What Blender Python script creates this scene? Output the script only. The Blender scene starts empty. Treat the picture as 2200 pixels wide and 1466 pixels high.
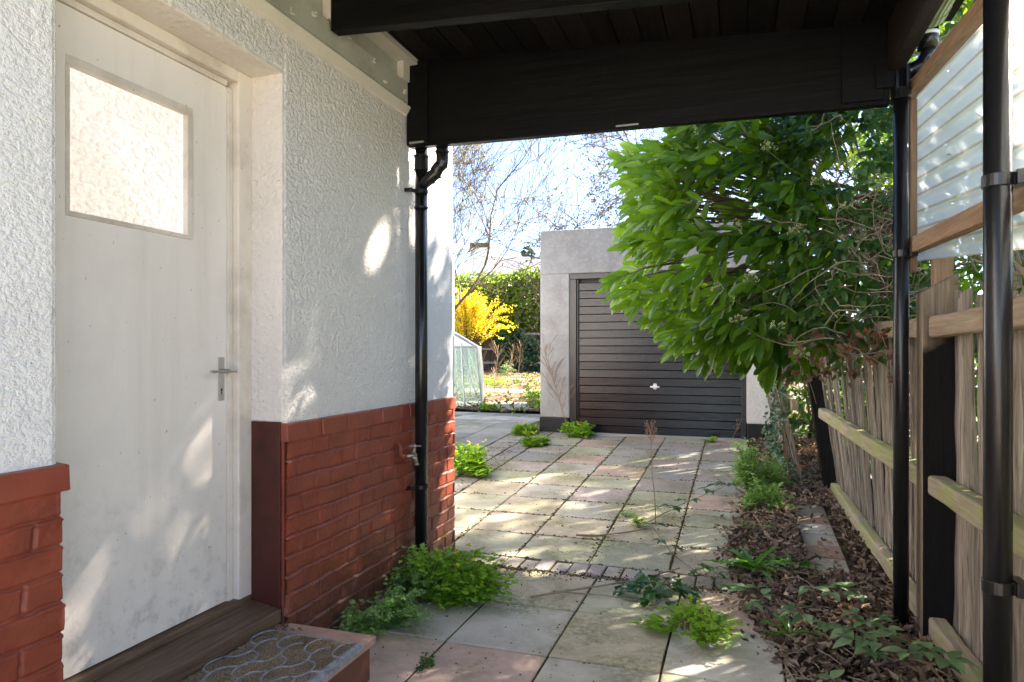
import bpy, math, random
import numpy as np
from mathutils import Vector, Matrix

random.seed(7)
RNG = np.random.default_rng(11)
SC = bpy.context.scene
COL = SC.collection
R = math.radians

# ------------------------------------------------------------------ camera
cam_d = bpy.data.cameras.new("camera")
cam = bpy.data.objects.new("camera", cam_d)
COL.objects.link(cam)
cam.location = (0, 0, 1.25)
cam.rotation_euler = (R(90), 0, R(18.55))
cam_d.sensor_width = 36
cam_d.lens = 24.0
cam_d.shift_y = 0.00864
cam_d.clip_start = 0.05
cam_d.clip_end = 600
SC.camera = cam

# ------------------------------------------------------------------ light
SUN = Vector((0.55, 0.60, 0.58)).normalized()          # towards the sun
elev = math.asin(SUN.z)
azim = math.atan2(SUN.x, SUN.y)                        # clockwise from +Y
world = bpy.data.worlds.new("World")
SC.world = world
world.use_nodes = True
wn = world.node_tree
sky = wn.nodes.new("ShaderNodeTexSky")
sky.sky_type = 'NISHITA'
sky.sun_disc = False
sky.sun_elevation = elev
sky.sun_rotation = azim
sky.altitude = 600
sky.air_density = 0.6
sky.dust_density = 0.3
sky.ozone_density = 2.5
wn.links.new(sky.outputs[0], wn.nodes["Background"].inputs[0])
wn.nodes["Background"].inputs[1].default_value = 0.056
sl = bpy.data.lights.new("sun", 'SUN')
sl.energy = 4.2
sl.angle = R(1.2)
sl.color = (1.0, 0.95, 0.87)
so = bpy.data.objects.new("sun", sl)
COL.objects.link(so)
so.rotation_euler = SUN.to_track_quat('Z', 'Y').to_euler()
so.location = (6, 6, 8)
SC.view_settings.view_transform = 'Standard'
SC.view_settings.look = 'None'
SC.view_settings.exposure = 3.62
SC.view_settings.use_white_balance = True
SC.view_settings.white_balance_temperature = 7150
SC.view_settings.white_balance_tint = 15
SC.view_settings.gamma = 1
SC.cycles.max_bounces = 10
SC.cycles.diffuse_bounces = 6
SC.cycles.transparent_max_bounces = 12


# ------------------------------------------------------------------ helpers
def g(y):
    """height of the ground along the drive"""
    if y < 3.92:
        return 0.0
    if y < 8.5:
        return 0.05 * (y - 3.92)
    return 0.229 + 0.01 * (y - 8.5)


def tag(o, label=None, cat=None, group=None, kind=None):
    if label: o["label"] = label
    if cat: o["category"] = cat
    if group: o["group"] = group
    if kind: o["kind"] = kind
    return o


def thing(name, label, cat, loc, group=None, rz=0.0):
    o = bpy.data.objects.new(name, None)
    COL.objects.link(o)
    o.location = loc
    o.rotation_euler = (0, 0, rz)
    o.empty_display_size = 0.1
    return tag(o, label, cat, group)


def link(name, me, mat, parent=None, local=False, smooth=False, bevel=0.0, kind=None):
    o = bpy.data.objects.new(name, me)
    COL.objects.link(o)
    if mat is not None:
        me.materials.append(mat)
    me.polygons.foreach_set("use_smooth", np.full(len(me.polygons), bool(smooth)))
    if parent is not None:
        o.parent = parent
        if not local:
            # vertices are given in the place's own coordinates
            p, m = parent, Matrix.Identity(4)
            while p is not None:
                if p.type == 'EMPTY':
                    m = Matrix.Translation(p.location) @ m
                p = p.parent
            o.matrix_parent_inverse = m.inverted() if parent.type == 'EMPTY' else Matrix.Identity(4)
    if bevel:
        b = o.modifiers.new("bevel", 'BEVEL')
        b.width = bevel
        b.segments = 2
        b.limit_method = 'ANGLE'
        b.angle_limit = R(40)
        b.harden_normals = False
    if kind: o["kind"] = kind
    return o


class MB:
    def __init__(s):
        s.v = []; s.f = []; s.c = []

    def add(s, vs, fs, c=0.5):
        n = len(s.v)
        s.v.extend([tuple(p) for p in vs])
        s.f.extend([tuple(i + n for i in f) for f in fs])
        s.c.extend([c] * len(vs))
        return s

    def box(s, x0, x1, y0, y1, z0, z1, c=0.5):
        v = [(x0, y0, z0), (x1, y0, z0), (x1, y1, z0), (x0, y1, z0), (x0, y0, z1), (x1, y0, z1), (x1, y1, z1), (x0, y1, z1)]
        f = [(3, 2, 1, 0), (4, 5, 6, 7), (0, 1, 5, 4), (1, 2, 6, 5), (2, 3, 7, 6), (3, 0, 4, 7)]
        return s.add(v, f, c)

    def hexa(s, bottom, top, c=0.5):
        return s.add(list(bottom) + list(top), [(3, 2, 1, 0), (4, 5, 6, 7), (0, 1, 5, 4), (1, 2, 6, 5), (2, 3, 7, 6), (3, 0, 4, 7)], c)

    def obox(s, c, size, M, col=0.5):
        hx, hy, hz = size[0] / 2, size[1] / 2, size[2] / 2
        v = [Vector(c) + M @ Vector(p) for p in [(-hx, -hy, -hz), (hx, -hy, -hz), (hx, hy, -hz), (-hx, hy, -hz), (-hx, -hy, hz), (hx, -hy, hz), (hx, hy, hz), (-hx, hy, hz)]]
        return s.add(v, [(3, 2, 1, 0), (4, 5, 6, 7), (0, 1, 5, 4), (1, 2, 6, 5), (2, 3, 7, 6), (3, 0, 4, 7)], col)

    def bar(s, p0, p1, w, t, up=(0, 0, 1), nseg=1, jit=0.0, wj=0.0, c=0.5, pointed=False):
        """a squarish bar from p0 to p1, w across, t in the 'up' sense, wandering a little"""
        p0, p1 = Vector(p0), Vector(p1)
        d = (p1 - p0).normalized()
        up = Vector(up)
        sd = d.cross(up).normalized()
        u2 = sd.cross(d).normalized()
        rings = []
        ax = ay = 0.0
        ww = w; tt = t
        for i in range(nseg + 1):
            q = p0.lerp(p1, i / nseg)
            if 0 < i and jit:
                ax += random.uniform(-jit, jit); ay += random.uniform(-jit, jit)
                ax *= .85; ay *= .85
            if wj:
                ww = w * (1 + random.uniform(-wj, wj)); tt = t * (1 + random.uniform(-wj, wj))
            q = q + sd * ax + u2 * ay
            k = 0.5
            rings.append([q - sd * ww * k - u2 * tt * k, q + sd * ww * k - u2 * tt * k, q + sd * ww * k + u2 * tt * k, q - sd * ww * k + u2 * tt * k])
        vs = [p for r in rings for p in r]
        fs = [(3, 2, 1, 0)]
        for i in range(nseg):
            for k in range(4):
                a = i * 4 + k; b = i * 4 + (k + 1) % 4
                fs.append((a, b, b + 4, a + 4))
        e = nseg * 4
        fs.append((e, e + 1, e + 2, e + 3))
        return s.add(vs, fs, c)

    def tube(s, pts, rad, n=8, cap=True, c=0.5):
        pts = [Vector(p) for p in pts]
        if not hasattr(rad, '__len__'):
            rad = [rad] * len(pts)
        vs = []; fs = []
        prev = None
        for i, p in enumerate(pts):
            d = (pts[min(i + 1, len(pts) - 1)] - pts[max(i - 1, 0)])
            if d.length < 1e-9: d = Vector((0, 0, 1))
            d.normalize()
            if prev is None:
                a = Vector((0, 0, 1)) if abs(d.z) < 0.9 else Vector((1, 0, 0))
                u = d.cross(a).normalized()
            else:
                u = (prev - d * prev.dot(d))
                u = u.normalized() if u.length > 1e-6 else d.orthogonal().normalized()
            prev = u
            w = d.cross(u)
            for k in range(n):
                t = 2 * math.pi * k / n
                vs.append(p + (u * math.cos(t) + w * math.sin(t)) * rad[i])
        for i in range(len(pts) - 1):
            for k in range(n):
                a = i * n + k; b = i * n + (k + 1) % n
                fs.append((a, b, b + n, a + n))
        if cap:
            fs.append(tuple(range(n - 1, -1, -1)))
            m = (len(pts) - 1) * n
            fs.append(tuple(range(m, m + n)))
        return s.add(vs, fs, c)

    def mesh(s, name):
        me = bpy.data.meshes.new(name)
        me.from_pydata(s.v, [], s.f)
        a = me.attributes.new("v", 'FLOAT', 'POINT')
        a.data.foreach_set("value", np.array(s.c, dtype=np.float32))
        me.update()
        return me

    def build(s, name, mat, parent=None, **k):
        return link(name, s.mesh(name), mat, parent, **k)


def grid_mesh(name, P, mat=None, parent=None, attr=None, **k):
    """P: (n,m,3) array of points"""
    n, m = P.shape[:2]
    idx = np.arange(n * m).reshape(n, m)
    q = np.stack([idx[:-1, :-1], idx[1:, :-1], idx[1:, 1:], idx[:-1, 1:]], -1).reshape(-1, 4)
    return raw_mesh(name, P.reshape(-1, 3), q, mat, parent, attr, **k)


def raw_mesh(name, V, Q, mat=None, parent=None, attr=None, **k):
    me = bpy.data.meshes.new(name)
    nv, nf, s = len(V), len(Q), Q.shape[1]
    me.vertices.add(nv)
    me.vertices.foreach_set("co", np.ascontiguousarray(V, dtype=np.float32).ravel())
    me.loops.add(nf * s)
    me.loops.foreach_set("vertex_index", np.ascontiguousarray(Q, dtype=np.int32).ravel())
    me.polygons.add(nf)
    me.polygons.foreach_set("loop_start", np.arange(0, nf * s, s, dtype=np.int32))
    me.polygons.foreach_set("loop_total", np.full(nf, s, dtype=np.int32))
    a = me.attributes.new("v", 'FLOAT', 'POINT')
    if attr is None: attr = np.full(nv, .5)
    a.data.foreach_set("value", np.ascontiguousarray(attr, dtype=np.float32))
    me.update(calc_edges=True)
    me.validate()
    return link(name, me, mat, parent, **k)


def frames(d, up, roll=None):
    """(N,3) directions and up hints -> (N,3,3) with columns (side, forward, normal)"""
    d = d / np.linalg.norm(d, axis=1, keepdims=True)
    s = np.cross(d, up)
    s /= np.maximum(np.linalg.norm(s, axis=1, keepdims=True), 1e-6)
    n = np.cross(s, d)
    if roll is not None:
        c, q = np.cos(roll)[:, None], np.sin(roll)[:, None]
        s, n = s * c + n * q, n * c - s * q
    return np.stack([s, d, n], -1)


def scatter(name, T, Q, loc, F, scale, mat, parent=None, val=None, **k):
    """copies of a small template (T verts, Q quads) merged into one mesh"""
    N = len(loc)
    sc = np.asarray(scale)
    if sc.ndim == 1: sc = np.repeat(sc[:, None], 3, 1)
    V = np.einsum('nij,nkj->nki', F, T[None] * sc[:, None, :]) + loc[:, None, :]
    QQ = (Q[None] + (np.arange(N) * len(T))[:, None, None]).reshape(-1, Q.shape[1])
    if val is None: val = RNG.random(N)
    return raw_mesh(name, V.reshape(-1, 3), QQ, mat, parent, np.repeat(val, len(T)), **k)


def leaf_template(stations, widths, fold=0.25, droop=0.25, wave=0.0, tipdrop=0.0):
    """leaf along +Y, length 1, normal +Z"""
    T = []
    for t, w in zip(stations, widths):
        z = -droop * t * t + wave * math.sin(t * 9)
        T += [(-w, t, z + fold * w), (0, t, z), (w, t, z + fold * w)]
    Q = []
    for i in range(len(stations) - 1):
        a = i * 3
        Q += [(a, a + 1, a + 4, a + 3), (a + 1, a + 2, a + 5, a + 4)]
    return np.array(T, float), np.array(Q)


LAUREL = leaf_template([0, .07, .2, .45, .7, .88, .97, 1], [.008, .02, .085, .14, .150, .105, .04, .004], .3, .16)
OVATE = leaf_template([0, .12, .35, .6, .85, 1], [.01, .17, .27, .22, .09, .004], .3, .22)
LANCE = leaf_template([0, .12, .35, .6, .85, 1], [.01, .09, .15, .14, .06, .002], .35, .3, .02)
ROUND = leaf_template([0, .15, .4, .7, .92, 1], [.05, .33, .48, .45, .22, .03], .15, .1)
SMALL = leaf_template([0, .35, .75, 1], [.02, .28, .26, .02], .3, .15)
DEAD = leaf_template([0, .25, .6, 1], [.02, .22, .2, .01], 1.1, -.3, .08)
BLADE = leaf_template([0, .3, .6, .85, 1], [.018, .022, .018, .010, .001], .4, .35)
# three-lobed leaflet of the yellow corydalis
_tl = []; _ql = []
for ang, L in ((-52, .62), (0, .8), (52, .62)):
    c, s_ = math.cos(R(ang)), math.sin(R(ang))
    base = len(_tl)
    for (x, y, z) in ((0, 0, 0), (-.30, .62, .04), (0, 1, -.06), (.30, .62, .04)):
        x, y = x * L, y * L
        _tl.append((x * c + y * s_, -x * s_ + y * c, z))
    _ql.append((base, base + 3, base + 2, base + 1))
LOBED = (np.array(_tl), np.array(_ql))


# ------------------------------------------------------------------ materials
class NT:
    def __init__(s, name):
        s.m = bpy.data.materials.new(name)
        s.m.use_nodes = True
        s.t = s.m.node_tree
        s.p = s.t.nodes["Principled BSDF"]
        s.out = s.t.nodes["Material Output"]
        s._co = None

    def n(s, t, **k):
        o = s.t.nodes.new("ShaderNode" + t)
        for a, b in k.items(): setattr(o, a, b)
        return o

    def l(s, a, b): s.t.links.new(a, b)

    def co(s, scale=(1, 1, 1)):
        if s._co is None: s._co = s.n("TexCoord").outputs["Object"]
        if tuple(scale) == (1, 1, 1): return s._co
        m = s.n("Mapping"); m.inputs["Scale"].default_value = scale
        s.l(s._co, m.inputs[0]); return m.outputs[0]

    def noise(s, scale, detail=3, rough=.55, stretch=(1, 1, 1), dist=0.0):
        o = s.n("TexNoise"); o.inputs["Scale"].default_value = scale; o.inputs["Detail"].default_value = detail
        o.inputs["Roughness"].default_value = rough; o.inputs["Distortion"].default_value = dist
        s.l(s.co(stretch), o.inputs["Vector"]); return o.outputs["Fac"]

    def voro(s, scale, feature='F1', stretch=(1, 1, 1), rand=1.0):
        o = s.n("TexVoronoi", feature=feature); o.inputs["Scale"].default_value = scale
        o.inputs["Randomness"].default_value = rand
        s.l(s.co(stretch), o.inputs["Vector"]); return o.outputs["Distance"]

    def ramp(s, fac, stops, interp='LINEAR'):
        o = s.n("ValToRGB"); o.color_ramp.interpolation = interp
        e = o.color_ramp.elements
        while len(e) < len(stops): e.new(0.5)
        for i, (p, c) in enumerate(stops):
            e[i].position = p
            e[i].color = (c, c, c, 1) if not hasattr(c, '__len__') else tuple(c) + (1,)
        s.l(fac, o.inputs[0]); return o.outputs[0]

    def mix(s, fac, a, b, blend='MIX'):
        o = s.n("Mix", data_type='RGBA', blend_type=blend)
        for i, x in ((0, fac), (6, a), (7, b)):
            if hasattr(x, 'links') or isinstance(x, bpy.types.NodeSocket): s.l(x, o.inputs[i])
            elif i == 0: o.inputs[0].default_value = x
            else: o.inputs[i].default_value = tuple(x) + (1,)
        return o.outputs[2]

    def math(s, op, a, b=0.0, clamp=False):
        o = s.n("Math", operation=op); o.use_clamp = clamp
        for i, x in ((0, a), (1, b)):
            if isinstance(x, bpy.types.NodeSocket): s.l(x, o.inputs[i])
            else: o.inputs[i].default_value = x
        return o.outputs[0]

    def attr(s, name="v"):
        o = s.n("Attribute", attribute_name=name); return o.outputs["Fac"]

    def axis(s, k):
        o = s.n("SeparateXYZ"); s.l(s.co(), o.inputs[0]); return o.outputs[k]

    def bump(s, h, strength=.5, dist=.01, chain=None):
        o = s.n("Bump"); o.inputs["Strength"].default_value = strength; o.inputs["Distance"].default_value = dist
        s.l(h, o.inputs["Height"])
        if chain is not None: s.l(chain, o.inputs["Normal"])
        return o.outputs[0]

    def fin(s, col=None, rough=.6, normal=None, spec=.5, metal=0.0):
        if col is not None:
            if isinstance(col, bpy.types.NodeSocket): s.l(col, s.p.inputs["Base Color"])
            else: s.p.inputs["Base Color"].default_value = tuple(col) + (1,)
        if isinstance(rough, bpy.types.NodeSocket): s.l(rough, s.p.inputs["Roughness"])
        else: s.p.inputs["Roughness"].default_value = rough
        s.p.inputs["Specular IOR Level"].default_value = spec
        s.p.inputs["Metallic"].default_value = metal
        if normal is not None: s.l(normal, s.p.inputs["Normal"])
        return s.m


def m_stucco(name, scale=55, strength=.9, base=(.86, .835, .785), dirt=(.42, .40, .33)):
    t = NT(name)
    lumps = t.noise(scale, 3, .55, (1, .8, 1.1), .15)
    fine = t.noise(scale * 3.2, 2, .6)
    pit = t.ramp(lumps, [(.35, 0), (.62, 1)])
    h = t.math('ADD', pit, t.math('MULTIPLY', fine, .35))
    d1 = t.ramp(t.noise(1.7, 5, .6), [(.48, 0), (.72, 1)])
    d2 = t.ramp(t.noise(26, 3, .7), [(.60, 0), (.78, 1)])
    c = t.mix(t.math('MULTIPLY', d1, .20), base, dirt)
    c = t.mix(t.math('MULTIPLY', d2, .25), c, dirt)
    sp = t.ramp(t.noise(120, 1, .5), [(.765, 0), (.79, 1)])
    c = t.mix(t.math('MULTIPLY', sp, .8), c, (.10, .08, .06))
    return t.fin(c, .75, t.bump(h, strength, .011), .3)


def m_paint(name, base, rough=.45, dirt=(.2, .17, .12), amt=.3, speck=.7, bumpd=.0012, grain=(1, 1, 1)):
    t = NT(name)
    d1 = t.ramp(t.noise(4, 6, .65, grain), [(.45, 0), (.75, 1)])
    sp = t.ramp(t.noise(95, 2, .6, (1, 1, .8)), [(.72, 0), (.76, 1)])
    scr = t.ramp(t.noise(14, 5, .7, (1, 3.5, .6), 1.2), [(.66, 0), (.72, 1)])
    c = t.mix(t.math('MULTIPLY', d1, amt), base, dirt)
    c = t.mix(t.math('MULTIPLY', scr, amt * .6), c, dirt)
    c = t.mix(t.math('MULTIPLY', sp, speck), c, [k * .4 for k in dirt])
    h = t.noise(40, 4, .6, grain)
    return t.fin(c, t.ramp(d1, [(0, rough), (1, min(1, rough + .25))]), t.bump(h, .6, bumpd), .4)


def m_wood(name, light, dark, axis='z', rough=.8, algae=None, scale=1.0, bumpd=.003, black=None, grainamt=1.0):
    t = NT(name)
    st = {'z': (1, 1, .045), 'y': (1, .045, 1), 'x': (.045, 1, 1)}[axis]
    gr = t.noise(75 * scale, 4, .65, st, .6)
    gr2 = t.noise(22 * scale, 3, .6, st, 1.0)
    v = t.attr()
    c = t.mix(t.ramp(gr, [(.3, 0), (.68, 1)]), dark, light)
    c = t.mix(t.math('MULTIPLY', t.ramp(gr2, [(.42, 0), (.62, 1)]), .5), c, [k * .6 for k in light])
    o = t.n("HueSaturation"); t.l(t.ramp(v, [(0, .65), (1, 1.3)]), o.inputs["Value"]); t.l(c, o.inputs["Color"])
    c = o.outputs[0]
    if algae:
        a = t.ramp(t.noise(5, 4, .6), [(.42, 0), (.62, 1)])
        c = t.mix(t.math('MULTIPLY', a, .75), c, algae)
    if black:
        b = t.ramp(t.noise(3.2, 5, .6, (1, 1, .5)), [(.50, 1), (.60, 0)])
        c = t.mix(b, c, black)
    return t.fin(c, rough, t.bump(t.math('ADD', gr, gr2), grainamt, bumpd), .12 if max(light) < .05 else .25)


def m_leaf(name, lo, hi, trans=.35, rough=.38, tint=(1.25, 1.35, .5), spec=.5):
    """leaf: per-leaf colour from attribute v, light passes through"""
    t = NT(name)
    v = t.attr()
    c = t.mix(v, lo, hi)
    nn = t.noise(30, 2)
    c = t.mix(t.math('MULTIPLY', nn, .35), c, [k * .55 for k in lo])
    t.fin(c, rough, t.bump(t.noise(60, 2), .3, .002), spec)
    tr = t.n("BsdfTranslucent")
    cc = t.mix(1.0, c, tint, 'MULTIPLY')
    t.l(cc, tr.inputs[0])
    ms = t.n("MixShader"); ms.inputs[0].default_value = trans
    t.l(t.p.outputs[0], ms.inputs[1]); t.l(tr.outputs[0], ms.inputs[2])
    t.l(ms.outputs[0], t.out.inputs[0])
    return t.m


def m_simple(name, col, rough=.5, spec=.5, metal=0.0, nscale=30, bumpd=.001, var=.25):
    t = NT(name)
    n = t.noise(nscale, 4, .6)
    c = t.mix(t.math('MULTIPLY', t.ramp(n, [(.3, 0), (.75, 1)]), var), col, [k * .45 for k in col])
    return t.fin(c, rough, t.bump(n, .4, bumpd), spec, metal)


MAT = {}
MAT['stucco_near'] = m_stucco("coarse_white_stucco", 66, .45)
MAT['stucco'] = m_stucco("white_stucco", 66, .75)
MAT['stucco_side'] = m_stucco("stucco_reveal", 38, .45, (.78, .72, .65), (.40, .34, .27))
MAT['smooth'] = m_stucco("smooth_render", 22, .22, (.74, .75, .76), (.45, .46, .47))
t = NT("door_paint")
st_ = t.ramp(t.noise(9, 5, .65, (1, 1, .06)), [(.50, 0), (.75, 1)])
bl_ = t.ramp(t.noise(3.5, 5, .6), [(.48, 0), (.72, 1)])
lo_ = t.n("MapRange"); lo_.inputs[1].default_value = 1.0; lo_.inputs[2].default_value = .28; t.l(t.axis(2), lo_.inputs[0])
c = t.mix(t.math('MULTIPLY', st_, .22), (.86, .80, .725), (.52, .44, .33))
c = t.mix(t.math('MULTIPLY', bl_, .20), c, (.55, .50, .42))
grime = t.math('MULTIPLY', t.ramp(t.noise(17, 6, .75), [(.50, 0), (.66, 1)]), lo_.outputs[0])
c = t.mix(t.math('MULTIPLY', grime, .45), c, (.36, .30, .23))
sp_ = t.ramp(t.noise(60, 3, .6, (1, 1, .7)), [(.70, 0), (.735, 1)])
c = t.mix(t.math('MULTIPLY', sp_, .7), c, (.13, .095, .06))
scr_ = t.ramp(t.noise(11, 6, .75, (1, 2, 2), 2.5), [(.695, 0), (.715, 1)])
c = t.mix(t.math('MULTIPLY', scr_, .5), c, (.30, .24, .17))
MAT['door'] = t.fin(c, .42, t.bump(t.noise(25, 4, .6), .5, .0012), .4)
MAT['frame'] = m_paint("frame_paint", (.76, .69, .60), .5, (.26, .19, .12), .5, .9, .003)
MAT['mould'] = m_paint("moulding_paint", (.70, .66, .57), .5, (.35, .30, .2), .3, .5)
MAT['soffit'] = m_paint("soffit_paint", (.50, .51, .42), .6, (.14, .13, .09), .5, .9, .003)
MAT['trim'] = m_paint("trim_paint", (.66, .63, .54), .5, (.3, .26, .18), .25, .4)
MAT['sill'] = m_wood("sill_wood", (.24, .155, .10), (.07, .036, .02), 'y', .5, None, 1, .002)
MAT['black_wood'] = m_wood("black_stained_wood", (.0085, .008, .0078), (.003, .003, .003), 'x', .5, None, .6, .0015)
MAT['roof_board'] = m_wood("dark_roof_boards", (.016, .0125, .011), (.005, .0045, .004), 'y', .6, None, .8, .002)
MAT['edge_beam'] = m_wood("brown_edge_beam", (.040, .028, .021), (.014, .011, .009), 'y', .6, None, .8, .002)
MAT['pine'] = m_wood("new_pine", (.42, .27, .16), (.22, .13, .07), 'y', .75, None, .9, .002)
MAT['pine_up'] = m_wood("new_pine_upright", (.44, .29, .18), (.24, .14, .08), 'z', .75, None, .9, .002)
MAT['oak_rail'] = m_wood("cleft_oak_rail", (.50, .42, .30), (.27, .20, .13), 'y', .85, (.34, .37, .12), 1, .004)
MAT['oak_rail_dry'] = m_wood("dry_oak_rail", (.50, .39, .27), (.30, .21, .13), 'y', .85, None, 1, .004)
MAT['paling'] = m_wood("weathered_paling", (.45, .375, .295), (.085, .062, .046), 'z', .85, None, 1, .007)
MAT['post_plain'] = m_wood("pale_oak_post_tarred_face", (.40, .32, .22), (.14, .105, .07), 'z', .85, None, .8, .006)
_m = MAT['post_plain'].node_tree
_p = _m.nodes["Principled BSDF"]; _src = _p.inputs["Base Color"].links[0].from_socket
_g = _m.nodes.new("ShaderNodeNewGeometry"); _s = _m.nodes.new("ShaderNodeSeparateXYZ"); _m.links.new(_g.outputs["True Normal"], _s.inputs[0])
_l = _m.nodes.new("ShaderNodeMath"); _l.operation = 'LESS_THAN'; _l.inputs[1].default_value = -.5; _m.links.new(_s.outputs[1], _l.inputs[0])
_s2 = _m.nodes.new("ShaderNodeSeparateXYZ"); _m.links.new(_g.outputs["Position"], _s2.inputs[0])
_n = _m.nodes.new("ShaderNodeTexNoise"); _n.inputs["Scale"].default_value = 6; _n.inputs["Detail"].default_value = 5; _m.links.new(_g.outputs["Position"], _n.inputs["Vector"])
_a = _m.nodes.new("ShaderNodeMath"); _a.operation = 'MULTIPLY_ADD'; _a.inputs[1].default_value = .5; _m.links.new(_n.outputs[0], _a.inputs[0]); _m.links.new(_s2.outputs[2], _a.inputs[2])
_r = _m.nodes.new("ShaderNodeMapRange"); _r.inputs[1].default_value = 1.66; _r.inputs[2].default_value = 1.52; _m.links.new(_a.outputs[0], _r.inputs[0])
_k = _m.nodes.new("ShaderNodeMath"); _k.operation = 'MULTIPLY'; _m.links.new(_l.outputs[0], _k.inputs[0]); _m.links.new(_r.outputs[0], _k.inputs[1])
_x = _m.nodes.new("ShaderNodeMix"); _x.data_type = 'RGBA'; _m.links.new(_k.outputs[0], _x.inputs[0]); _m.links.new(_src, _x.inputs[6]); _x.inputs[7].default_value = (.008, .007, .0065, 1); _m.links.new(_x.outputs[2], _p.inputs["Base Color"])
MAT['post_oak'] = m_wood("oak_post", (.38, .30, .20), (.13, .10, .07), 'z', .85, None, .8, .006, (.010, .009, .008))
MAT['post_dark'] = m_wood("tarred_post", (.018, .016, .015), (.006, .0055, .005), 'z', .7, None, .8, .004)
MAT['old_board'] = m_wood("old_fence_board", (.12, .085, .07), (.05, .035, .03), 'z', .8, None, .5, .004)
MAT['black_pl'] = m_simple("black_plastic", (.012, .012, .013), .22, .5, 0, 20, .0004)
MAT['black_paint'] = m_simple("black_gloss_post", (.010, .010, .011), .3, .5, 0, 60, .0012)
MAT['metal'] = m_simple("worn_aluminium", (.55, .54, .50), .35, .5, .9, 60, .0006)
MAT['brass'] = m_simple("dull_brass_tap", (.42, .38, .30), .4, .5, .8, 60, .0006)
MAT['white_pl'] = m_simple("white_upvc", (.80, .80, .79), .4)
MAT['concrete'] = m_simple("concrete", (.42, .40, .36), .9, .2, 0, 25, .004)
MAT['stem'] = m_simple("brown_stem", (.13, .085, .05), .8, .2, 0, 40, .002)
MAT['green_stem'] = m_simple("green_stem", (.13, .20, .05), .6, .3)
MAT['red_stem'] = m_simple("reddish_stem", (.22, .13, .07), .7, .3)
MAT['bark'] = m_simple("tree_bark", (.14, .105, .075), .9, .1, 0, 30, .01)
MAT['twig'] = m_simple("pale_twig", (.33, .27, .19), .85, .1, 0, 40, .002)
MAT['brown_twig'] = m_simple("brown_twig", (.13, .10, .065), .9, .1, 0, 40, .002)
MAT['dead_stalk'] = m_simple("dead_stalk", (.30, .20, .13), .9, .1, 0, 60, .001)
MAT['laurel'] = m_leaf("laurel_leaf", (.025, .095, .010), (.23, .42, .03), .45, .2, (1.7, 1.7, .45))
MAT['climber'] = m_leaf("climber_leaf", (.03, .09, .025), (.10, .21, .04), .3, .3, (1.5, 1.6, .5))
MAT['hedge'] = m_leaf("hedge_leaf", (.09, .17, .025), (.28, .36, .05), .3, .5)
MAT['ivy'] = m_leaf("ivy_leaf", (.018, .055, .020), (.05, .12, .045), .12, .4)
MAT['cory'] = m_leaf("corydalis_leaf", (.15, .36, .025), (.42, .64, .06), .35, .5, (1.3, 1.3, .5), .3)
MAT['cory_pale'] = m_leaf("pale_corydalis_leaf", (.19, .37, .09), (.38, .58, .17), .3, .5, (1.2, 1.3, .6), .3)
MAT['geran'] = m_leaf("dark_round_leaf", (.02, .08, .015), (.05, .17, .03), .2, .4)
MAT['dandel'] = m_leaf("dandelion_leaf", (.07, .22, .02), (.15, .36, .04), .35, .4)
MAT['bramble'] = m_leaf("bramble_leaf", (.11, .22, .08), (.30, .42, .20), .25, .45)
MAT['yellow'] = m_leaf("yellow_flower", (.88, .66, .015), (.92, .80, .06), .3, .5, (1, .9, .3))
MAT['cream'] = m_leaf("cream_flower", (.42, .46, .20), (.60, .60, .35), .3, .5, (1, 1, .7))
MAT['litter'] = m_leaf("dead_leaf", (.11, .065, .042), (.50, .37, .27), .12, .55, (1.2, .9, .5))
MAT['dead_hang'] = m_leaf("hanging_dead_leaf", (.10, .045, .022), (.24, .12, .06), .2, .6, (1.2, .8, .4))
MAT['conifer'] = m_leaf("conifer_needles", (.03, .07, .03), (.06, .11, .05), .1, .6)


def m_brick(name, smooth=False):
    t = NT(name)
    n1 = t.noise(7, 5, .6)
    c = t.mix(t.ramp(n1, [(.35, 0), (.7, 1)]), (.31, .063, .031), (.20, .041, .022))
    sp = t.ramp(t.noise(130, 2, .6), [(.74, 0), (.80, 1)])
    c = t.mix(t.math('MULTIPLY', sp, .35), c, (.55, .35, .28))
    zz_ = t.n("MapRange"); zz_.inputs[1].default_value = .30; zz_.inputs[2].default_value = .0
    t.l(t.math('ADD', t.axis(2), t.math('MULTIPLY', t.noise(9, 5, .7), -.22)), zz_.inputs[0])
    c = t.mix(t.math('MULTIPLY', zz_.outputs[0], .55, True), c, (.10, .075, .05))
    pal = t.ramp(t.noise(2.6, 6, .7), [(.52, 0), (.68, 1)])
    c = t.mix(t.math('MULTIPLY', pal, .22), c, (.36, .12, .07))
    dk = t.ramp(t.noise(60, 3, .7), [(.66, 0), (.74, 1)])
    c = t.mix(t.math('MULTIPLY', dk, .5), c, (.07, .03, .02))
    return t.fin(c, .42, t.bump(t.noise(90, 3, .6), .5, .0025), .45)


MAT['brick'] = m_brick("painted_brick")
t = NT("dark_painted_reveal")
MAT['brick_dk'] = t.fin(t.mix(t.ramp(t.noise(9, 5, .65), [(.4, 0), (.7, 1)]), (.085, .018, .011), (.050, .013, .009)), .55, t.bump(t.noise(60, 3), .4, .002), .35)


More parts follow.
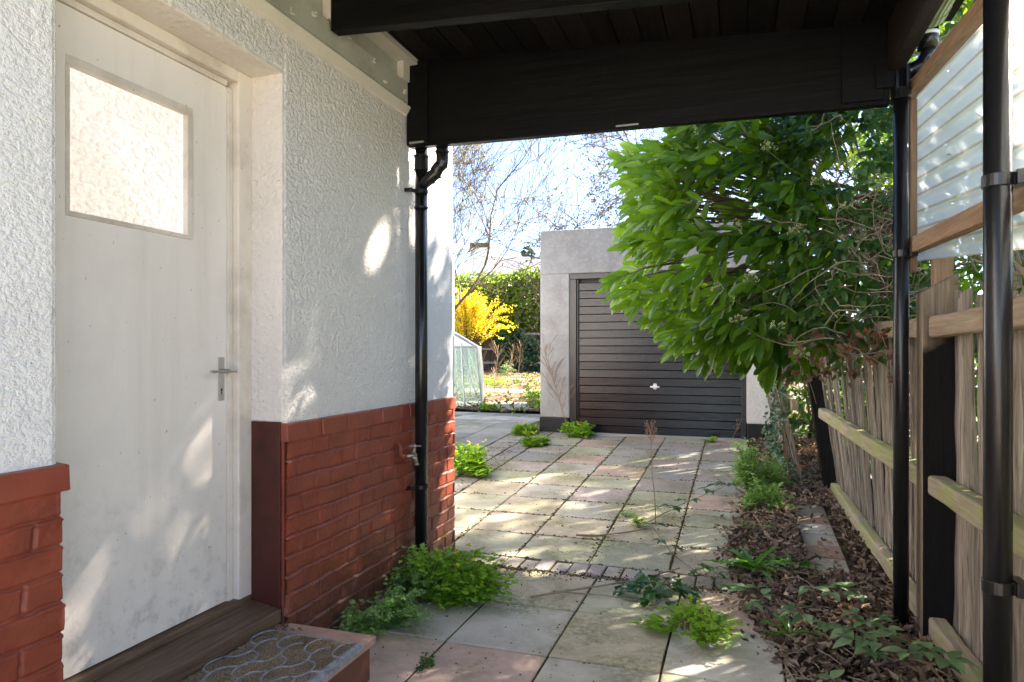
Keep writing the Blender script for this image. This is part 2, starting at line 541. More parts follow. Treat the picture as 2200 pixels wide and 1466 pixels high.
def m_slab():
    t = NT("paving_slab")
    col = t.n("Attribute", attribute_name="tint").outputs["Color"]
    n1 = t.noise(3.2, 6, .65)
    n2 = t.noise(28, 5, .7)
    n3 = t.noise(160, 2, .6)
    c = t.mix(t.math('MULTIPLY', t.ramp(n1, [(.38, 0), (.66, 1)]), .50), col, (.24, .21, .13))
    c = t.mix(t.math('MULTIPLY', t.ramp(n2, [(.4, 0), (.75, 1)]), .35), c, (.60, .57, .50))
    moss = t.math('MULTIPLY', t.ramp(t.noise(1.9, 4, .6, (1, 1, 1), .4), [(.46, 0), (.62, 1)]), t.ramp(t.noise(38, 5, .75), [(.36, 0), (.60, 1)]))
    c = t.mix(t.math('MULTIPLY', moss, .85), c, (.15, .165, .05))
    grey = t.math('MULTIPLY', t.ramp(t.noise(2.3, 3, .6, (1.3, 1, 1)), [(.55, 0), (.7, 1)]), t.ramp(t.noise(60, 4, .75), [(.4, 0), (.6, 1)]))
    c = t.mix(t.math('MULTIPLY', grey, .45), c, (.12, .10, .085))
    sp = t.ramp(n3, [(.70, 0), (.76, 1)])
    c = t.mix(t.math('MULTIPLY', sp, .55), c, (.07, .055, .045))
    return t.fin(c, .82, t.bump(t.math('ADD', n2, t.math('MULTIPLY', n3, .4)), .6, .0025), .3)


MAT['slab'] = m_slab()
t = NT("joint_soil")
c = t.mix(t.ramp(t.noise(9, 4, .6), [(.42, 0), (.6, 1)]), (.055, .042, .028), (.10, .10, .025))
MAT['joint'] = t.fin(c, .95, t.bump(t.noise(120, 4, .7), 1, .01), .1)
t = NT("garden_soil")
c = t.mix(t.ramp(t.noise(3, 6, .7), [(.4, 0), (.6, 1)]), (.10, .065, .042), (.18, .135, .095))
c = t.mix(t.ramp(t.noise(1.1, 5, .7), [(.55, 0), (.65, 1)]), c, (.12, .17, .04))
MAT['soil'] = t.fin(c, .95, t.bump(t.noise(25, 5, .7), 1, .03), .1)
t = NT("dark_leaf_mould")
c = t.mix(t.ramp(t.noise(40, 5, .7), [(.4, 0), (.65, 1)]), (.030, .020, .014), (.10, .065, .045))
MAT['mould_soil'] = t.fin(c, .95, t.bump(t.noise(70, 4, .7), 1, .02), .1)
t = NT("far_ground")
c = t.mix(t.ramp(t.noise(.6, 6, .7), [(.4, 0), (.6, 1)]), (.20, .19, .16), (.13, .15, .06))
MAT['ground'] = t.fin(c, .95, t.bump(t.noise(12, 4, .7), .6, .03), .1)


# ================================================================== STRUCTURE
# ground sheet, following the rise of the drive
ys = [-40, -10, 0, 3.92, 4.5, 6, 7, 8.5, 12, 20, 30, 60, 160]
P = np.array([[(x, y, (g(y) - .035)) for y in ys] for x in (-90, -10, -3, 0, 1, 8, 90)], float)
tag(grid_mesh("ground", P, MAT['ground']), kind="structure")

tag(grid_mesh("bounce_drive", np.array([[(x, y, -.02) for y in (-14, -1.9)] for x in (-8, 6)], float), MAT['concrete']), kind="structure")  # unseen drive behind the camera, added pale to bounce sunlight into the carport

TINTS = {
    'pink': (.66, .45, .35), 'green': (.49, .49, .33), 'grey': (.44, .43, .38), 'buff': (.60, .52, .36),
    'pale': (.62, .58, .48), 'dark': (.27, .265, .255), 'mauve': (.42, .35, .32), 'brick': (.42, .37, .31), 'red': (.50, .27, .20)}


def slab_mesh(cells, th=.05, gap=.004, tilt=.0025, hump=.002):
    """cells: (x0,x1,y0,y1,tintname) each slab its own piece of the paving"""
    V = []; F = []; C = []; A = []
    for (x0, x1, y0, y1, tn) in cells:
        x0 += gap + random.uniform(0, .002); x1 -= gap + random.uniform(0, .002); y0 += gap; y1 -= gap
        dz = random.uniform(-hump, hump)
        tx, ty = random.uniform(-tilt, tilt), random.uniform(-tilt, tilt)
        b = len(V)
        e = .004
        def zz(x, y): return g(y) + dz + tx * (x - x0) + ty * (y - y0)
        for (a, c_) in ((x0, y0), (x1, y0), (x1, y1), (x0, y1)): V.append((a, c_, zz(a, c_) - th))
        for (a, c_) in ((x0, y0), (x1, y0), (x1, y1), (x0, y1)): V.append((a, c_, zz(a, c_) - e))
        for (a, c_) in ((x0 + e, y0 + e), (x1 - e, y0 + e), (x1 - e, y1 - e), (x0 + e, y1 - e)): V.append((a, c_, zz(a, c_)))
        for k in (0, 4):
            for i in range(4):
                j = (i + 1) % 4
                F.append((b + k + i, b + k + j, b + k + 4 + j, b + k + 4 + i))
        F.append((b + 8, b + 9, b + 10, b + 11))
        col = np.array(TINTS[tn]) * random.uniform(.9, 1.12) * (.78 if 3.91 < y0 < 9 else 1)
        A += [tuple(col) + (1,)] * 12
    return V, F, A


def build_slabs(name, cells, **k):
    V, F, A = slab_mesh(cells, **k)
    me = bpy.data.meshes.new(name)
    me.from_pydata(V, [], F)
    a = me.attributes.new("tint", 'FLOAT_COLOR', 'POINT')
    a.data.foreach_set("color", np.array(A, dtype=np.float32).ravel())
    me.update()
    return tag(link(name, me, MAT['slab']), kind="structure")


cells = []
pat1 = ['pink', 'pale', 'pink', 'green', 'pink', 'pale', 'buff']
nearrows = [(3.19, 3.70), (2.69, 3.19), (2.19, 2.69), (1.69, 2.19), (1.19, 1.69), (.69, 1.19), (.19, .69), (-.31, .19), (-.81, -.31), (-1.31, -.81), (-1.81, -1.31)]
near_t = [['pink', 'pink', 'buff', 'green', 'pink', 'pink', 'buff'], ['pale', 'pale', 'pale', 'buff', 'pale', 'pale', 'pink'],
          ['pink', 'pink', 'pink', 'pale', 'green', 'pink', 'pale']]
for r_, (y0, y1) in enumerate(nearrows):
    for i in range(7):
        x0 = -2.115 + .455 * i
        tn = near_t[r_ % 3][i]
        if r_ == 0: tn = ['pink', 'pink', 'buff', 'green', 'pink', 'pink', 'buff'][i]
        cells.append((x0, x0 + .455, y0, y1, tn))
drive_t = ['green', 'buff', 'grey', 'pink', 'dark', 'pale', 'mauve', 'grey', 'pink', 'green']
for j in range(10):
    y0 = 3.92 + .44 * j; y1 = y0 + .44
    if y0 > 8.2: break
    for i in range(5):
        x0 = -2.225 + .46 * i
        far = j > 4
        if (i + j) % 2: tn = random.choice(['pink', 'mauve', 'buff'] if not far else ['mauve', 'mauve', 'pink', 'brick'])
        else: tn = random.choice(['green', 'grey', 'pale'] if not far else ['grey', 'dark', 'grey', 'green'])
        if j < 2: tn = random.choice(['green', 'buff', 'pale', 'buff'])
        cells.append((x0, x0 + .46, y0, min(y1, 8.29), tn))
for yy in (0,):
    build_slabs("paving", cells)
cells = []
x = -1.72
while x < .1:                                  # soldier course of setts across the drive
    w = random.uniform(.10, .115)
    cells.append((x, x + w - .012, 3.712, 3.912, random.choice(['brick', 'mauve', 'brick'])))
    x += w - .008
for i in range(5):
    pass
build_slabs("brick_edging_strip", cells, gap=.002, hump=.004, tilt=.02)
cells = []
y = 3.98
while y < 8.25:
    cells.append((-2.44, -2.23, y, y + .21, 'dark')); cells.append((-2.72, -2.45, y, y + .10, 'brick')); cells.append((-2.72, -2.45, y + .105, y + .205, 'grey'))
    y += .213
for i in range(14):
    for j in range(14):
        cells.append((-2.73 - .45 * (i + 1), -2.73 - .45 * i, 3.95 + .45 * j, 3.95 + .45 * (j + 1), random.choice(['grey', 'dark', 'grey', 'pale'])))
for k_ in range(8):
    for j in range(3):
        cells.append((-2.5 - .6 * (k_ + 1), -2.5 - .6 * k_, 10.75 + .5 * j, 11.25 + .5 * j, random.choice(['pale', 'grey', 'pale'])))
build_slabs("side_path", cells, hump=.004)
cells = []
for k_ in range(9):
    cells.append((-6.2 + .6 * k_ + random.uniform(-.1, .1), -5.62 + .6 * k_, 14.4, 15.0, 'pale'))
    cells.append((-6.4 + .6 * k_, -5.82 + .6 * k_, 15.0, 15.7, 'grey'))
    cells.append((-7.0 + .6 * k_, -6.42 + .6 * k_, 19.4, 20.4, 'pale'))
build_slabs("garden_path", cells, hump=.01)
cells = []
y = 3.95
for j in range(14):
    cells.append((.37, .585, y, y + .225, ['red', 'pale', 'red', 'pale', 'pale'][j % 5])); y += .23
y = 1.6
for j in range(9):
    cells.append((.22, .44, y, y + .225, ['red', 'buff', 'red', 'pale'][j % 4])); y += .23
build_slabs("border_edging", cells, hump=.004)
# joint bed under the slabs
P = np.array([[(x_, y_, g(y_) - .008) for y_ in (-2, 3.92, 6, 8.3)] for x_ in (-2.75, -1, .9)], float)
tag(grid_mesh("joint_bed", P, MAT['joint']), kind="structure")
P = np.array([[(x_, y_, g(y_) - .012) for y_ in (3.92, 6, 8.5, 12)] for x_ in (-9.2, -2.74)], float)
tag(grid_mesh("side_joint_bed", P, MAT['joint']), kind="structure")
nx, ny = 70, 80
X, Y = np.meshgrid(np.linspace(-14, 6, nx), np.linspace(10.3, 34, ny), indexing='ij')
Z = np.vectorize(g)(Y) + .012 + .05 * np.clip(np.sin(X * 1.3 + 1) * np.sin(Y * .9), -1, 1) * 0 + RNG.random(X.shape) * .0
keep = ((Y < 10.6))
Z = np.where(((Y > 10.7) & (Y < 12.3)) | ((Y > 14.3) & (Y < 15.8)) | ((Y > 19.3) & (Y < 20.5)), Z - .03, Z + RNG.random(X.shape) * .05)
tag(grid_mesh("garden_ground", np.stack([X, Y, Z], -1), MAT['soil']), kind="structure")


# ------------------------------------------------------------------ house
WX = -1.72
house = thing("house", "white stucco house wall with red painted brick base and panelled side door", "house", (WX - .5, 2.5, 0))
D1 = 1.33; D2 = 2.285; YE = 3.945
w = MB()
w.box(-5.2, WX, -2.6, D1, .90, 2.56)
w.build("wall", MAT['stucco_near'], house, bevel=.012)
w = MB(); w.box(-5.2, WX, D2 - .001, 3.46, .93, 2.56); w.box(-5.2, WX, D1, D2, 2.36, 2.56)
w.build("wall", MAT['stucco'], house, bevel=.010)
w = MB(); w.box(-5.2, WX + .006, 3.46, YE, .93, 2.75)
w.build("wall", MAT['smooth'], house, bevel=.008)["label"] = "smooth grey white render at the house corner"
w = MB(); w.box(-5.2, WX - .02, -2.6, YE - .01, 2.56, 3.3)
w.build("wall", MAT['smooth'], house)
# reveals
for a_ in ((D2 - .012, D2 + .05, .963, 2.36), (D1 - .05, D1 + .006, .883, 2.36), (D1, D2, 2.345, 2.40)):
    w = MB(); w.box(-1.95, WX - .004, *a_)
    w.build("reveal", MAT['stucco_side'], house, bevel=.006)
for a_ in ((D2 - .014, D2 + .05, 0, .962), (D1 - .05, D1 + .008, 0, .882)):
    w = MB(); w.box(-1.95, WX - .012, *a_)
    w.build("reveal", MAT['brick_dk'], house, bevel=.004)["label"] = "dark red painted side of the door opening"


def brick_panel(name, y0, y1, z0, z1, x, phase, seed):
    """painted brick face as fine relief: courses of 75 mm with thick struck pointing"""
    rs = np.random.default_rng(seed)
    st = .0045
    ys_ = np.arange(y0, y1 + st, st); zs_ = np.arange(z0, z1 + st, st)
    Yg, Zg = np.meshgrid(ys_, zs_, indexing='ij')
    def sm(sc_, amp, s2):
        r2 = np.random.default_rng(s2)
        n1_, n2_ = int((y1 - y0) / sc_) + 4, int((z1 - z0) / sc_) + 4
        G = r2.random((n1_, n2_)) - .5
        u = (Yg - y0) / sc_; v_ = (Zg - z0) / sc_
        i, j = u.astype(int), v_.astype(int); fu, fv = u - i, v_ - j
        fu = fu * fu * (3 - 2 * fu); fv = fv * fv * (3 - 2 * fv)
        return amp * ((G[i, j] * (1 - fu) + G[i + 1, j] * fu) * (1 - fv) + (G[i, j + 1] * (1 - fu) + G[i + 1, j + 1] * fu) * fv)
    top = .885
    wob = sm(.16, .010, seed + 1) + sm(.035, .006, seed + 2)
    q = (top - Zg + wob) / .0765
    row = np.floor(q).astype(int); fz = q - row
    rp = rs.random(80) * .5
    bond = np.where(row % 2 == 0, 0, .11)
    yy_ = Yg + phase + bond + rp[np.clip(row, 0, 79)] * .12 + sm(.05, .008, seed + 3)
    # stretchers and half bricks mixed along a course
    per = .335
    m_ = np.mod(yy_, per)
    e1 = np.minimum(np.minimum(m_, per - m_), np.abs(m_ - .222))
    dz = np.minimum(fz, 1 - fz) * .0765
    bed = np.clip((dz - .002) / .006, 0, 1)
    per_ = np.clip((e1 - .002) / .005, 0, 1)
    h = .011 * bed * per_
    # raised smear of pointing just below each bed joint
    h += .0095 * np.exp(-((fz - .06) * .0765 / .0045) ** 2) * (.6 + .6 * np.clip(sm(.1, 2, seed + 8) + .5, 0, 1))
    h += .005 * np.exp(-((e1 - .008) / .004) ** 2) * bed * (np.sin(row * 3.1 + np.floor(yy_ / per) * 1.7) > .1)
    brickid = np.floor(yy_ / per) * 7 + row * 13 + (m_ > .222)
    h += .0028 * np.sin(brickid * 12.9898)
    h += sm(.012, .0016, seed + 4) + sm(.004 * 2, .001, seed + 5)
    P_ = np.stack([x + h, Yg, Zg], -1)
    return grid_mesh(name, P_, MAT['brick'], house, smooth=True)


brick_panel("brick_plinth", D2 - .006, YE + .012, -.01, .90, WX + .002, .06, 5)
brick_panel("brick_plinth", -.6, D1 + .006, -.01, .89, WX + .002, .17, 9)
w = MB(); w.box(-5.2, WX + .001, D2 - .004, YE + .012, -.05, .925); w.box(-5.2, WX + .001, -2.6, D1 + .004, -.05, .895)
w.build("plinth_core", MAT['brick'], house)
# brick-on-edge cap course
w = MB()
y = D2 - .008
i = 0
while y < YE:
    L = [.235, .20, .215, .10, .20, .11, .205, .10][i % 8] + random.uniform(-.01, .01)
    y2 = min(y + L, YE + .022)
    dx = random.uniform(-.003, .004)
    w.hexa([(WX - .1, y, .887), (WX + .026 + dx, y, .883), (WX + .026 + dx, y2 - .006, .883), (WX - .1, y2 - .006, .887)],
           [(WX - .1, y, .968), (WX + .022 + dx, y, .956), (WX + .022 + dx, y2 - .006, .956), (WX - .1, y2 - .006, .968)])
    y = y2 + .001; i += 1
w.box(WX - .1, WX + .020, D2 - .004, YE + .016, .886, .950)
w.build("cap_course", MAT['brick'], house, bevel=.005)
w = MB()
w.hexa([(WX - .1, -2.5, .880), (WX + .026, -2.5, .876), (WX + .026, D1 + .022, .876), (WX - .1, D1 + .022, .880)],
       [(WX - .1, -2.5, .955), (WX + .022, -2.5, .945), (WX + .022, D1 + .022, .945), (WX - .1, D1 + .022, .955)])
w.build("cap_course", MAT['brick'], house, bevel=.004)
# moulding and eaves boards
w = MB()
for (ya, yb) in ((-2.6, 3.325),):
    w.hexa([(WX - .05, ya, 2.50), (WX + .012, ya, 2.512), (WX + .012, yb, 2.512), (WX - .05, yb, 2.50)],
           [(WX - .05, ya, 2.572), (WX + .040, ya, 2.556), (WX + .040, yb, 2.556), (WX - .05, yb, 2.572)])
w.build("bell_moulding", MAT['mould'], house, bevel=.008)
w = MB(); w.box(WX - .03, WX + .018, -2.6, 3.328, 2.573, 2.685)
w.build("eaves_board", MAT['soffit'], house, bevel=.003)
w = MB(); w.box(WX - .03, WX - .012, -2.6, 3.328, 2.69, 2.90)
w.build("eaves_board", MAT['soffit'], house, bevel=.003)
for yc in (3.24, 2.56, 1.9, 1.2, .5):
    w = MB(); w.box(WX - .01, WX + .030, yc - .005, yc + .085, 2.688, 2.80)
    w.build("eaves_block", MAT['trim'], house, bevel=.003)
w = MB(); w.box(WX - .02, WX + .075, -2.6, 3.325, 2.778, 2.812)
w.build("eaves_trim", MAT['trim'], house, bevel=.003)
for (y_, z_) in ((2.95, 2.66), (2.72, 2.685), (3.05, 2.60), (2.45, 2.66), (3.26, 2.62), (2.3, 2.60)):
    w = MB()
    for k in range(5):
        a = random.uniform(0, 6.28)
        w.tube([(WX + .018, y_ + .006 * math.cos(a), z_ + .006 * math.sin(a)), (WX + .030, y_ + .016 * math.cos(a + .6), z_ + .016 * math.sin(a + .6))], [.005, .002], 5)
    w.build("torn_paper_scrap", MAT['trim'], house)
# door
DF = -1.898
door = thing("door", None, None, (DF, 1.75, .27)); del_ = door
door.parent = house; door.matrix_parent_inverse = Matrix.Translation(house.location).inverted()
DY1 = 2.165


def dpart(name, mb, mat, **k):
    o = mb.build(name, mat, None, **k)
    o.parent = door
    o.matrix_parent_inverse = Matrix.Translation(door.location).inverted()
    return o


w = MB()
gy0, gy1, gz0, gz1 = 1.50, 1.985, 1.655, 2.122
w.box(DF - .04, DF, 1.36, DY1, .275, gz0); w.box(DF - .04, DF, 1.36, DY1, gz1, 2.272)
w.box(DF - .04, DF, 1.36, gy0, gz0, gz1); w.box(DF - .04, DF, gy1, DY1, gz0, gz1)
dpart("leaf_panel", w, MAT['door'])
w = MB()
b = .022
w.box(DF - .03, DF + .006, gy0 - .004, gy1 + .004, gz1 - b, gz1 + .006); w.box(DF - .03, DF + .006, gy0 - .004, gy1 + .004, gz0 - .006, gz0 + .010)
w.box(DF - .03, DF + .0055, gy0 - .005, gy0 + .008, gz0, gz1 - b); w.box(DF - .03, DF + .0055, gy1 - b, gy1 + .005, gz0, gz1 - b)
dpart("glazing_bead", w, MAT['frame'], bevel=.003)
t = NT("obscure_glass")
vv = t.voro(58, 'SMOOTH_F1', (1, .8, 1))
nz = t.noise(60, 3, .6, (1, 1, 1), 1.5)
h = t.math('ADD', t.ramp(vv, [(.15, 0), (.5, 1)]), t.math('MULTIPLY', nz, .9))
wm = t.ramp(t.noise(72, 2, .5, (1, .8, 1), 2.0), [(.40, 0), (.47, 1), (.55, .35), (.62, 1)])
c = t.mix(t.ramp(t.noise(2.0, 2, .5), [(.4, 0), (.6, 1)]), (.90, .89, .87), (.86, .81, .74))
c = t.mix(t.math('MULTIPLY', wm, .24), c, (.58, .53, .46))
t.fin(c, .12, t.bump(h, .9, .015), .8)
t.l(c, t.p.inputs["Emission Color"])
t.p.inputs["Emission Color"].default_value = (1.0, .93, .82, 1)
t.p.inputs["Emission Strength"].default_value = .06      # glow given to the pane itself, standing in for an assumed lit room
w = MB(); w.box(DF - .024, DF - .016, gy0 - .002, gy1 + .002, gz0, gz1)
dpart("window_pane", w, t.m)
w = MB()
w.box(DF, DF + .004, 2.118, 2.150, 1.055, 1.222)
pl = dpart("handle_plate", w, MAT['metal'], bevel=.003)
w = MB()
w.tube([(DF + .003, 2.134, 1.168), (DF + .045, 2.134, 1.168)], .009, 10)
w.bar((DF + .048, 2.030, 1.170), (DF + .050, 2.160, 1.166), .015, .009, (0, 0, 1), 6, 0, 0)
dpart("handle", w, MAT['metal'], bevel=.003)
w = MB(); w.tube([(DF + .0035, 2.134, 1.097), (DF + .0052, 2.134, 1.097)], .005, 10); w.box(DF + .0035, DF + .0052, 2.1318, 2.1362, 1.080, 1.096)
dpart("keyhole", w, MAT['black_pl'])
# door frame
w = MB()
fy = DY1 + .004
w.box(-1.93, DF + .004, fy, fy + .03, .262, 2.276); w.box(-1.93, -1.868, fy + .03, D2 - .010, .262, 2.346)
w.box(-1.93, DF + .004, 1.33, fy, 2.276, 2.300); w.box(-1.93, -1.868, 1.33, fy + .03, 2.300, 2.346)
w.build("door_frame", MAT['frame'], house, bevel=.006)
w = MB()
w.box(-1.95, -1.866, 1.33, D2 - .012, .235, .270)
w.hexa([(-1.96, 1.33, .20), (-1.858, 1.33, .20), (-1.858, D2 - .012, .20), (-1.96, D2 - .012, .20)],
       [(-1.96, 1.33, .252), (-1.858, 1.33, .242), (-1.858, D2 - .012, .242), (-1.96, D2 - .012, .252)])
w.hexa([(-1.86, 1.335, .172), (-1.725, 1.335, .172), (-1.725, D2 - .014, .172), (-1.86, D2 - .014, .172)],
       [(-1.86, 1.335, .246), (-1.725, 1.335, .226), (-1.725, D2 - .014, .226), (-1.86, D2 - .014, .246)])
w.build("door_sill", MAT['sill'], house, bevel=.004)
# doorstep
step = thing("doorstep", "low brick doorstep topped with a pale pink tile in front of the white door", "step", (-1.52, 1.8, 0))
w = MB(); w.box(-1.95, -1.335, .9, 2.285, -.02, .132)
w.build("riser", MAT['brick'], step, bevel=.004)
t = NT("pink_tile")
c = t.mix(t.ramp(t.noise(9, 5, .7), [(.4, 0), (.7, 1)]), (.56, .35, .26), (.46, .27, .20))
m_tile = t.fin(c, .7, t.bump(t.noise(50, 4, .6), .5, .002), .3)
w = MB()
for ya, yb in ((.9, 1.34), (1.345, 1.80), (1.805, 2.302)):
    w.box(-1.93, -1.318, ya, yb, .132, .162)
w.build("tile", m_tile, step, bevel=.005)
# door mat: rubber honeycomb filled with coir
mat_o = thing("doormat", "coir doormat with grey rubber wave pattern lying on the doorstep", "doormat", (-1.52, 1.7, .162))
mx0, mx1, my0, my1 = -1.715, -1.305, 1.25, 2.185
nx, ny = 130, 240
X, Y = np.meshgrid(np.linspace(mx0 + .006, mx1 - .016, nx), np.linspace(my0, my1 - .014, ny), indexing='ij')
Z = .1775 + .006 * RNG.random(X.shape)
t = NT("coir_fibre")
c = t.mix(t.ramp(t.noise(160, 4, .7), [(.35, 0), (.7, 1)]), (.17, .115, .07), (.55, .42, .28))
c = t.mix(t.math('MULTIPLY', t.ramp(t.noise(7, 3), [(.45, 0), (.6, 1)]), .5), c, (.14, .09, .05))
grid_mesh("coir_pile", np.stack([X, Y, Z], -1), t.fin(c, .95, t.bump(t.noise(240, 3, .7), 1, .008), .1), mat_o)
t = NT("grey_rubber")
m_rub = t.fin(t.mix(t.ramp(t.noise(40, 4), [(.4, 0), (.7, 1)]), (.22, .225, .235), (.38, .37, .36)), .5, t.bump(t.noise(90, 3), .4, .001), .4)
w = MB()
w.box(mx0, mx1, my0, my1, .1625, .169)
w.hexa([(mx1 - .016, my0, .165), (mx1 + .004, my0, .160), (mx1 + .004, my1, .160), (mx1 - .016, my1, .165)], [(mx1 - .016, my0, .183), (mx1 - .004, my0, .177), (mx1 - .004, my1, .177), (mx1 - .016, my1, .183)])
w.box(mx1 - .024, mx1 - .020, my0, my1, .165, .182)
w.box(mx0, mx1 - .016, my1 - .012, my1, .165, .180)
w.build("rubber_base", m_rub, mat_o, bevel=.001)
w = MB()
a = .058
rows = 9
for r_ in range(rows):
    xc = mx0 + .03 + r_ * a * 1.0
    if xc > mx1 - .03: break
    pts = []
    n_ = int((my1 - my0 - .02) / (2 * a))
    sgn0 = 1 if r_ % 2 else -1
    for k in range(n_ + 1):
        yc = my1 - .012 - a * (2 * k + (1 if r_ % 2 else 0))
        for q in range(9):
            th = math.pi * q / 8
            sg = 1 if k % 2 else -1
            yy = yc - (-math.cos(th)) * a - a
            if yy < my0: continue
            if yy > my1 - .008: continue
            pts.append((xc + sg * math.sin(th) * a * .62, yy, .181))
    if len(pts) > 3:
        w.tube(pts, .0042, 5)
w.build("rubber_web", m_rub, mat_o, smooth=True)

# downpipe
pipe = thing("downpipe", "black plastic rainwater downpipe with branch fixed to the white wall corner", "pipe", (-1.655, 3.375, 0))
px_, py_, pr = -1.655, 3.375, .034
w = MB(); w.tube([(px_, py_, .10), (px_, py_, 2.36)], pr, 24)
w.build("main_pipe", MAT['black_pl'], pipe, smooth=True)
w = MB(); w.tube([(px_, py_, q) for q in (2.225, 2.2251, 2.233, 2.2331, 2.2999, 2.30, 2.308, 2.31)], [pr + q for q in (.005, .009, .009, .005, .005, .009, .009, .005)], 24)
w.build("socket_collar", MAT['black_pl'], pipe)
w = MB(); w.tube([(px_, py_, 2.02), (px_, py_, 2.03)], pr + .005, 24)
w.build("socket_collar", MAT['black_pl'], pipe)
w = MB()
bx = px_ + .125
pts = [(px_ + .0, py_, 2.145), (px_ + .045, py_, 2.178), (px_ + .085, py_, 2.205)]
for q in range(1, 7):
    th = R(35) + R(55) * q / 6
    pts.append((px_ + .085 + .04 * (math.sin(R(125) - 0) * 0 + (math.cos(R(35)) - math.cos(th)) * 1.15), py_, 2.205 + .06 * (math.sin(th) - math.sin(R(35))) * 1.6))
lx = pts[-1][0]
pts += [(lx + .002, py_, pts[-1][2] + .03), (lx + .002, py_, 2.40)]
w.tube(pts, pr, 20)
w.build("branch_elbow", MAT['black_pl'], pipe, smooth=True)
for a_, b_ in (((px_ + .050, py_, 2.182), (px_ + .056, py_, 2.186)), ((px_ + .085, py_, 2.206), (px_ + .091, py_, 2.211)), ((lx + .002, py_, 2.312), (lx + .002, py_, 2.322))):
    w = MB(); w.tube([a_, b_], pr + .006, 20)
    w.build("rib_ring", MAT['black_pl'], pipe)
for zc in (2.112, .505):
    w = MB()
    w.tube([(px_, py_, zc - .011), (px_, py_, zc + .011)], pr + .0045, 24)
    w.box(WX, px_ - .02, py_ - .075, py_ - .06, zc - .010, zc + .010)
    w.bar((WX + .012, py_ - .066, zc), (px_ - .012, py_ - .030, zc), .006, .020)
    w.build("bracket", MAT['black_pl'], pipe, bevel=.002)
gul = thing("drain_gully", "black plastic drain gully half hidden by the weeds under the downpipe", "drain", (-1.60, 3.32, 0))
w = MB()
n = 24
for k in range(n):
    a0, a1 = 2 * math.pi * k / n, 2 * math.pi * (k + 1) / n
    ring = []
    for a_ in (a0, a1):
        for rr, zz in ((.10, .0), (.105, .05), (.085, .055), (.08, .0)):
            ring.append((-1.58 + rr * math.cos(a_), 3.30 + rr * math.sin(a_), zz))
    w.add(ring, [(0, 4, 5, 1), (1, 5, 6, 2), (2, 6, 7, 3)])
w.build("rim", MAT['black_pl'], gul, smooth=True)
w = MB()
w.tube([(-1.655, 3.375, .12), (-1.64, 3.35, .06), (-1.60, 3.31, .02)], [.036, .037, .037], 16)
w.build("shoe", MAT['black_pl'], gul, smooth=True)
w = MB(); w.tube([(-1.46, 3.20, .012), (-1.43, 3.16, .02), (-1.47, 3.12, .014), (-1.51, 3.15, .01)], .02, 10)
w.build("rubber_offcut", MAT['black_pl'], gul, smooth=True)

# outside tap
tap = thing("garden_tap", "small metal garden tap on a painted pipe low on the red brick wall", "tap", (WX, 3.22, .72))
w = MB()
w.tube([(WX, 3.19, .755), (WX + .028, 3.19, .755), (WX + .036, 3.19, .745), (WX + .036, 3.19, .70), (WX + .040, 3.20, .692), (WX + .05, 3.235, .690)], .011, 10)
w.tube([(WX + .004, 3.19, .755), (WX + .010, 3.19, .755)], .018, 10)
w.build("supply_pipe", MAT['brick'], tap, smooth=True)
w = MB()
w.tube([(WX + .048, 3.23, .690), (WX + .085, 3.275, .690)], .0115, 12)
w.tube([(WX + .070, 3.258, .690), (WX + .082, 3.272, .672), (WX + .085, 3.276, .640)], [.011, .011, .010], 12)
w.tube([(WX + .085, 3.276, .648), (WX + .085, 3.276, .638)], .0135, 12)
w.tube([(WX + .074, 3.262, .695), (WX + .080, 3.268, .735)], [.0125, .006], 12)
w.build("spout", MAT['brass'], tap, smooth=True)
w = MB()
w.tube([(WX + .055, 3.245, .742), (WX + .105, 3.292, .738)], .0045, 8)
w.tube([(WX + .080, 3.268, .728), (WX + .080, 3.268, .748)], .007, 8)
w.build("handle", MAT['brass'], tap, smooth=True)

# rear extension of the house beyond the corner
ext = thing("rear_extension", "white painted rear extension showing as a thin pale strip beyond the house corner", "building", (-4, 7, 0))
w = MB(); w.box(-6.5, -3.01, 5.4, 6.96, 0, 2.32)
w.build("wall", MAT['white_pl'], ext, bevel=.006)
w = MB(); w.box(-6.6, -2.985, 5.3, 7.0, 2.32, 2.42)
w.build("roof_edge", MAT['white_pl'], ext, bevel=.006)


# ------------------------------------------------------------------ carport
carport = thing("carport", "black timber carport roof with boarded ceiling on round black posts", "carport", (-.5, 2.5, 0))


BY = .60                                        # back edge of the carport roof


def zr(x): return 2.812 - .062 * (x - WX)      # underside of the roof boards


w = MB()
w.hexa([(WX + .012, 3.325, 2.345), (.612, 3.325, 2.317), (.612, 3.375, 2.317), (WX + .012, 3.375, 2.345)],
       [(WX + .012, 3.325, 2.88), (.612, 3.325, 2.74), (.612, 3.375, 2.74), (WX + .012, 3.375, 2.88)])
w.build("front_beam", MAT['black_wood'], carport, bevel=.003)
for a_ in ((.42, .585, 3.309, 3.3245, 2.335, 2.74), (.552, .625, 3.296, 3.3085, 2.38, 2.52)):
    w = MB(); w.box(*a_)
    w.build("beam_plate", MAT['black_wood'], carport, bevel=.003)
w = MB()
w.box(WX + .012, WX + .135, 3.306, 3.3245, 2.352, 2.80)
w.build("beam_plate", MAT['black_wood'], carport, bevel=.002)
for a_ in ((-.58, -.47, 3.3215, 3.3262, 2.338, 2.346), (WX + .03, WX + .115, 3.3, 3.3055, 2.356, 2.366)):
    w = MB(); w.box(*a_)
    w.build("metal_clip", MAT['metal'], carport)
w = MB()
xb = WX - .02
i = 0
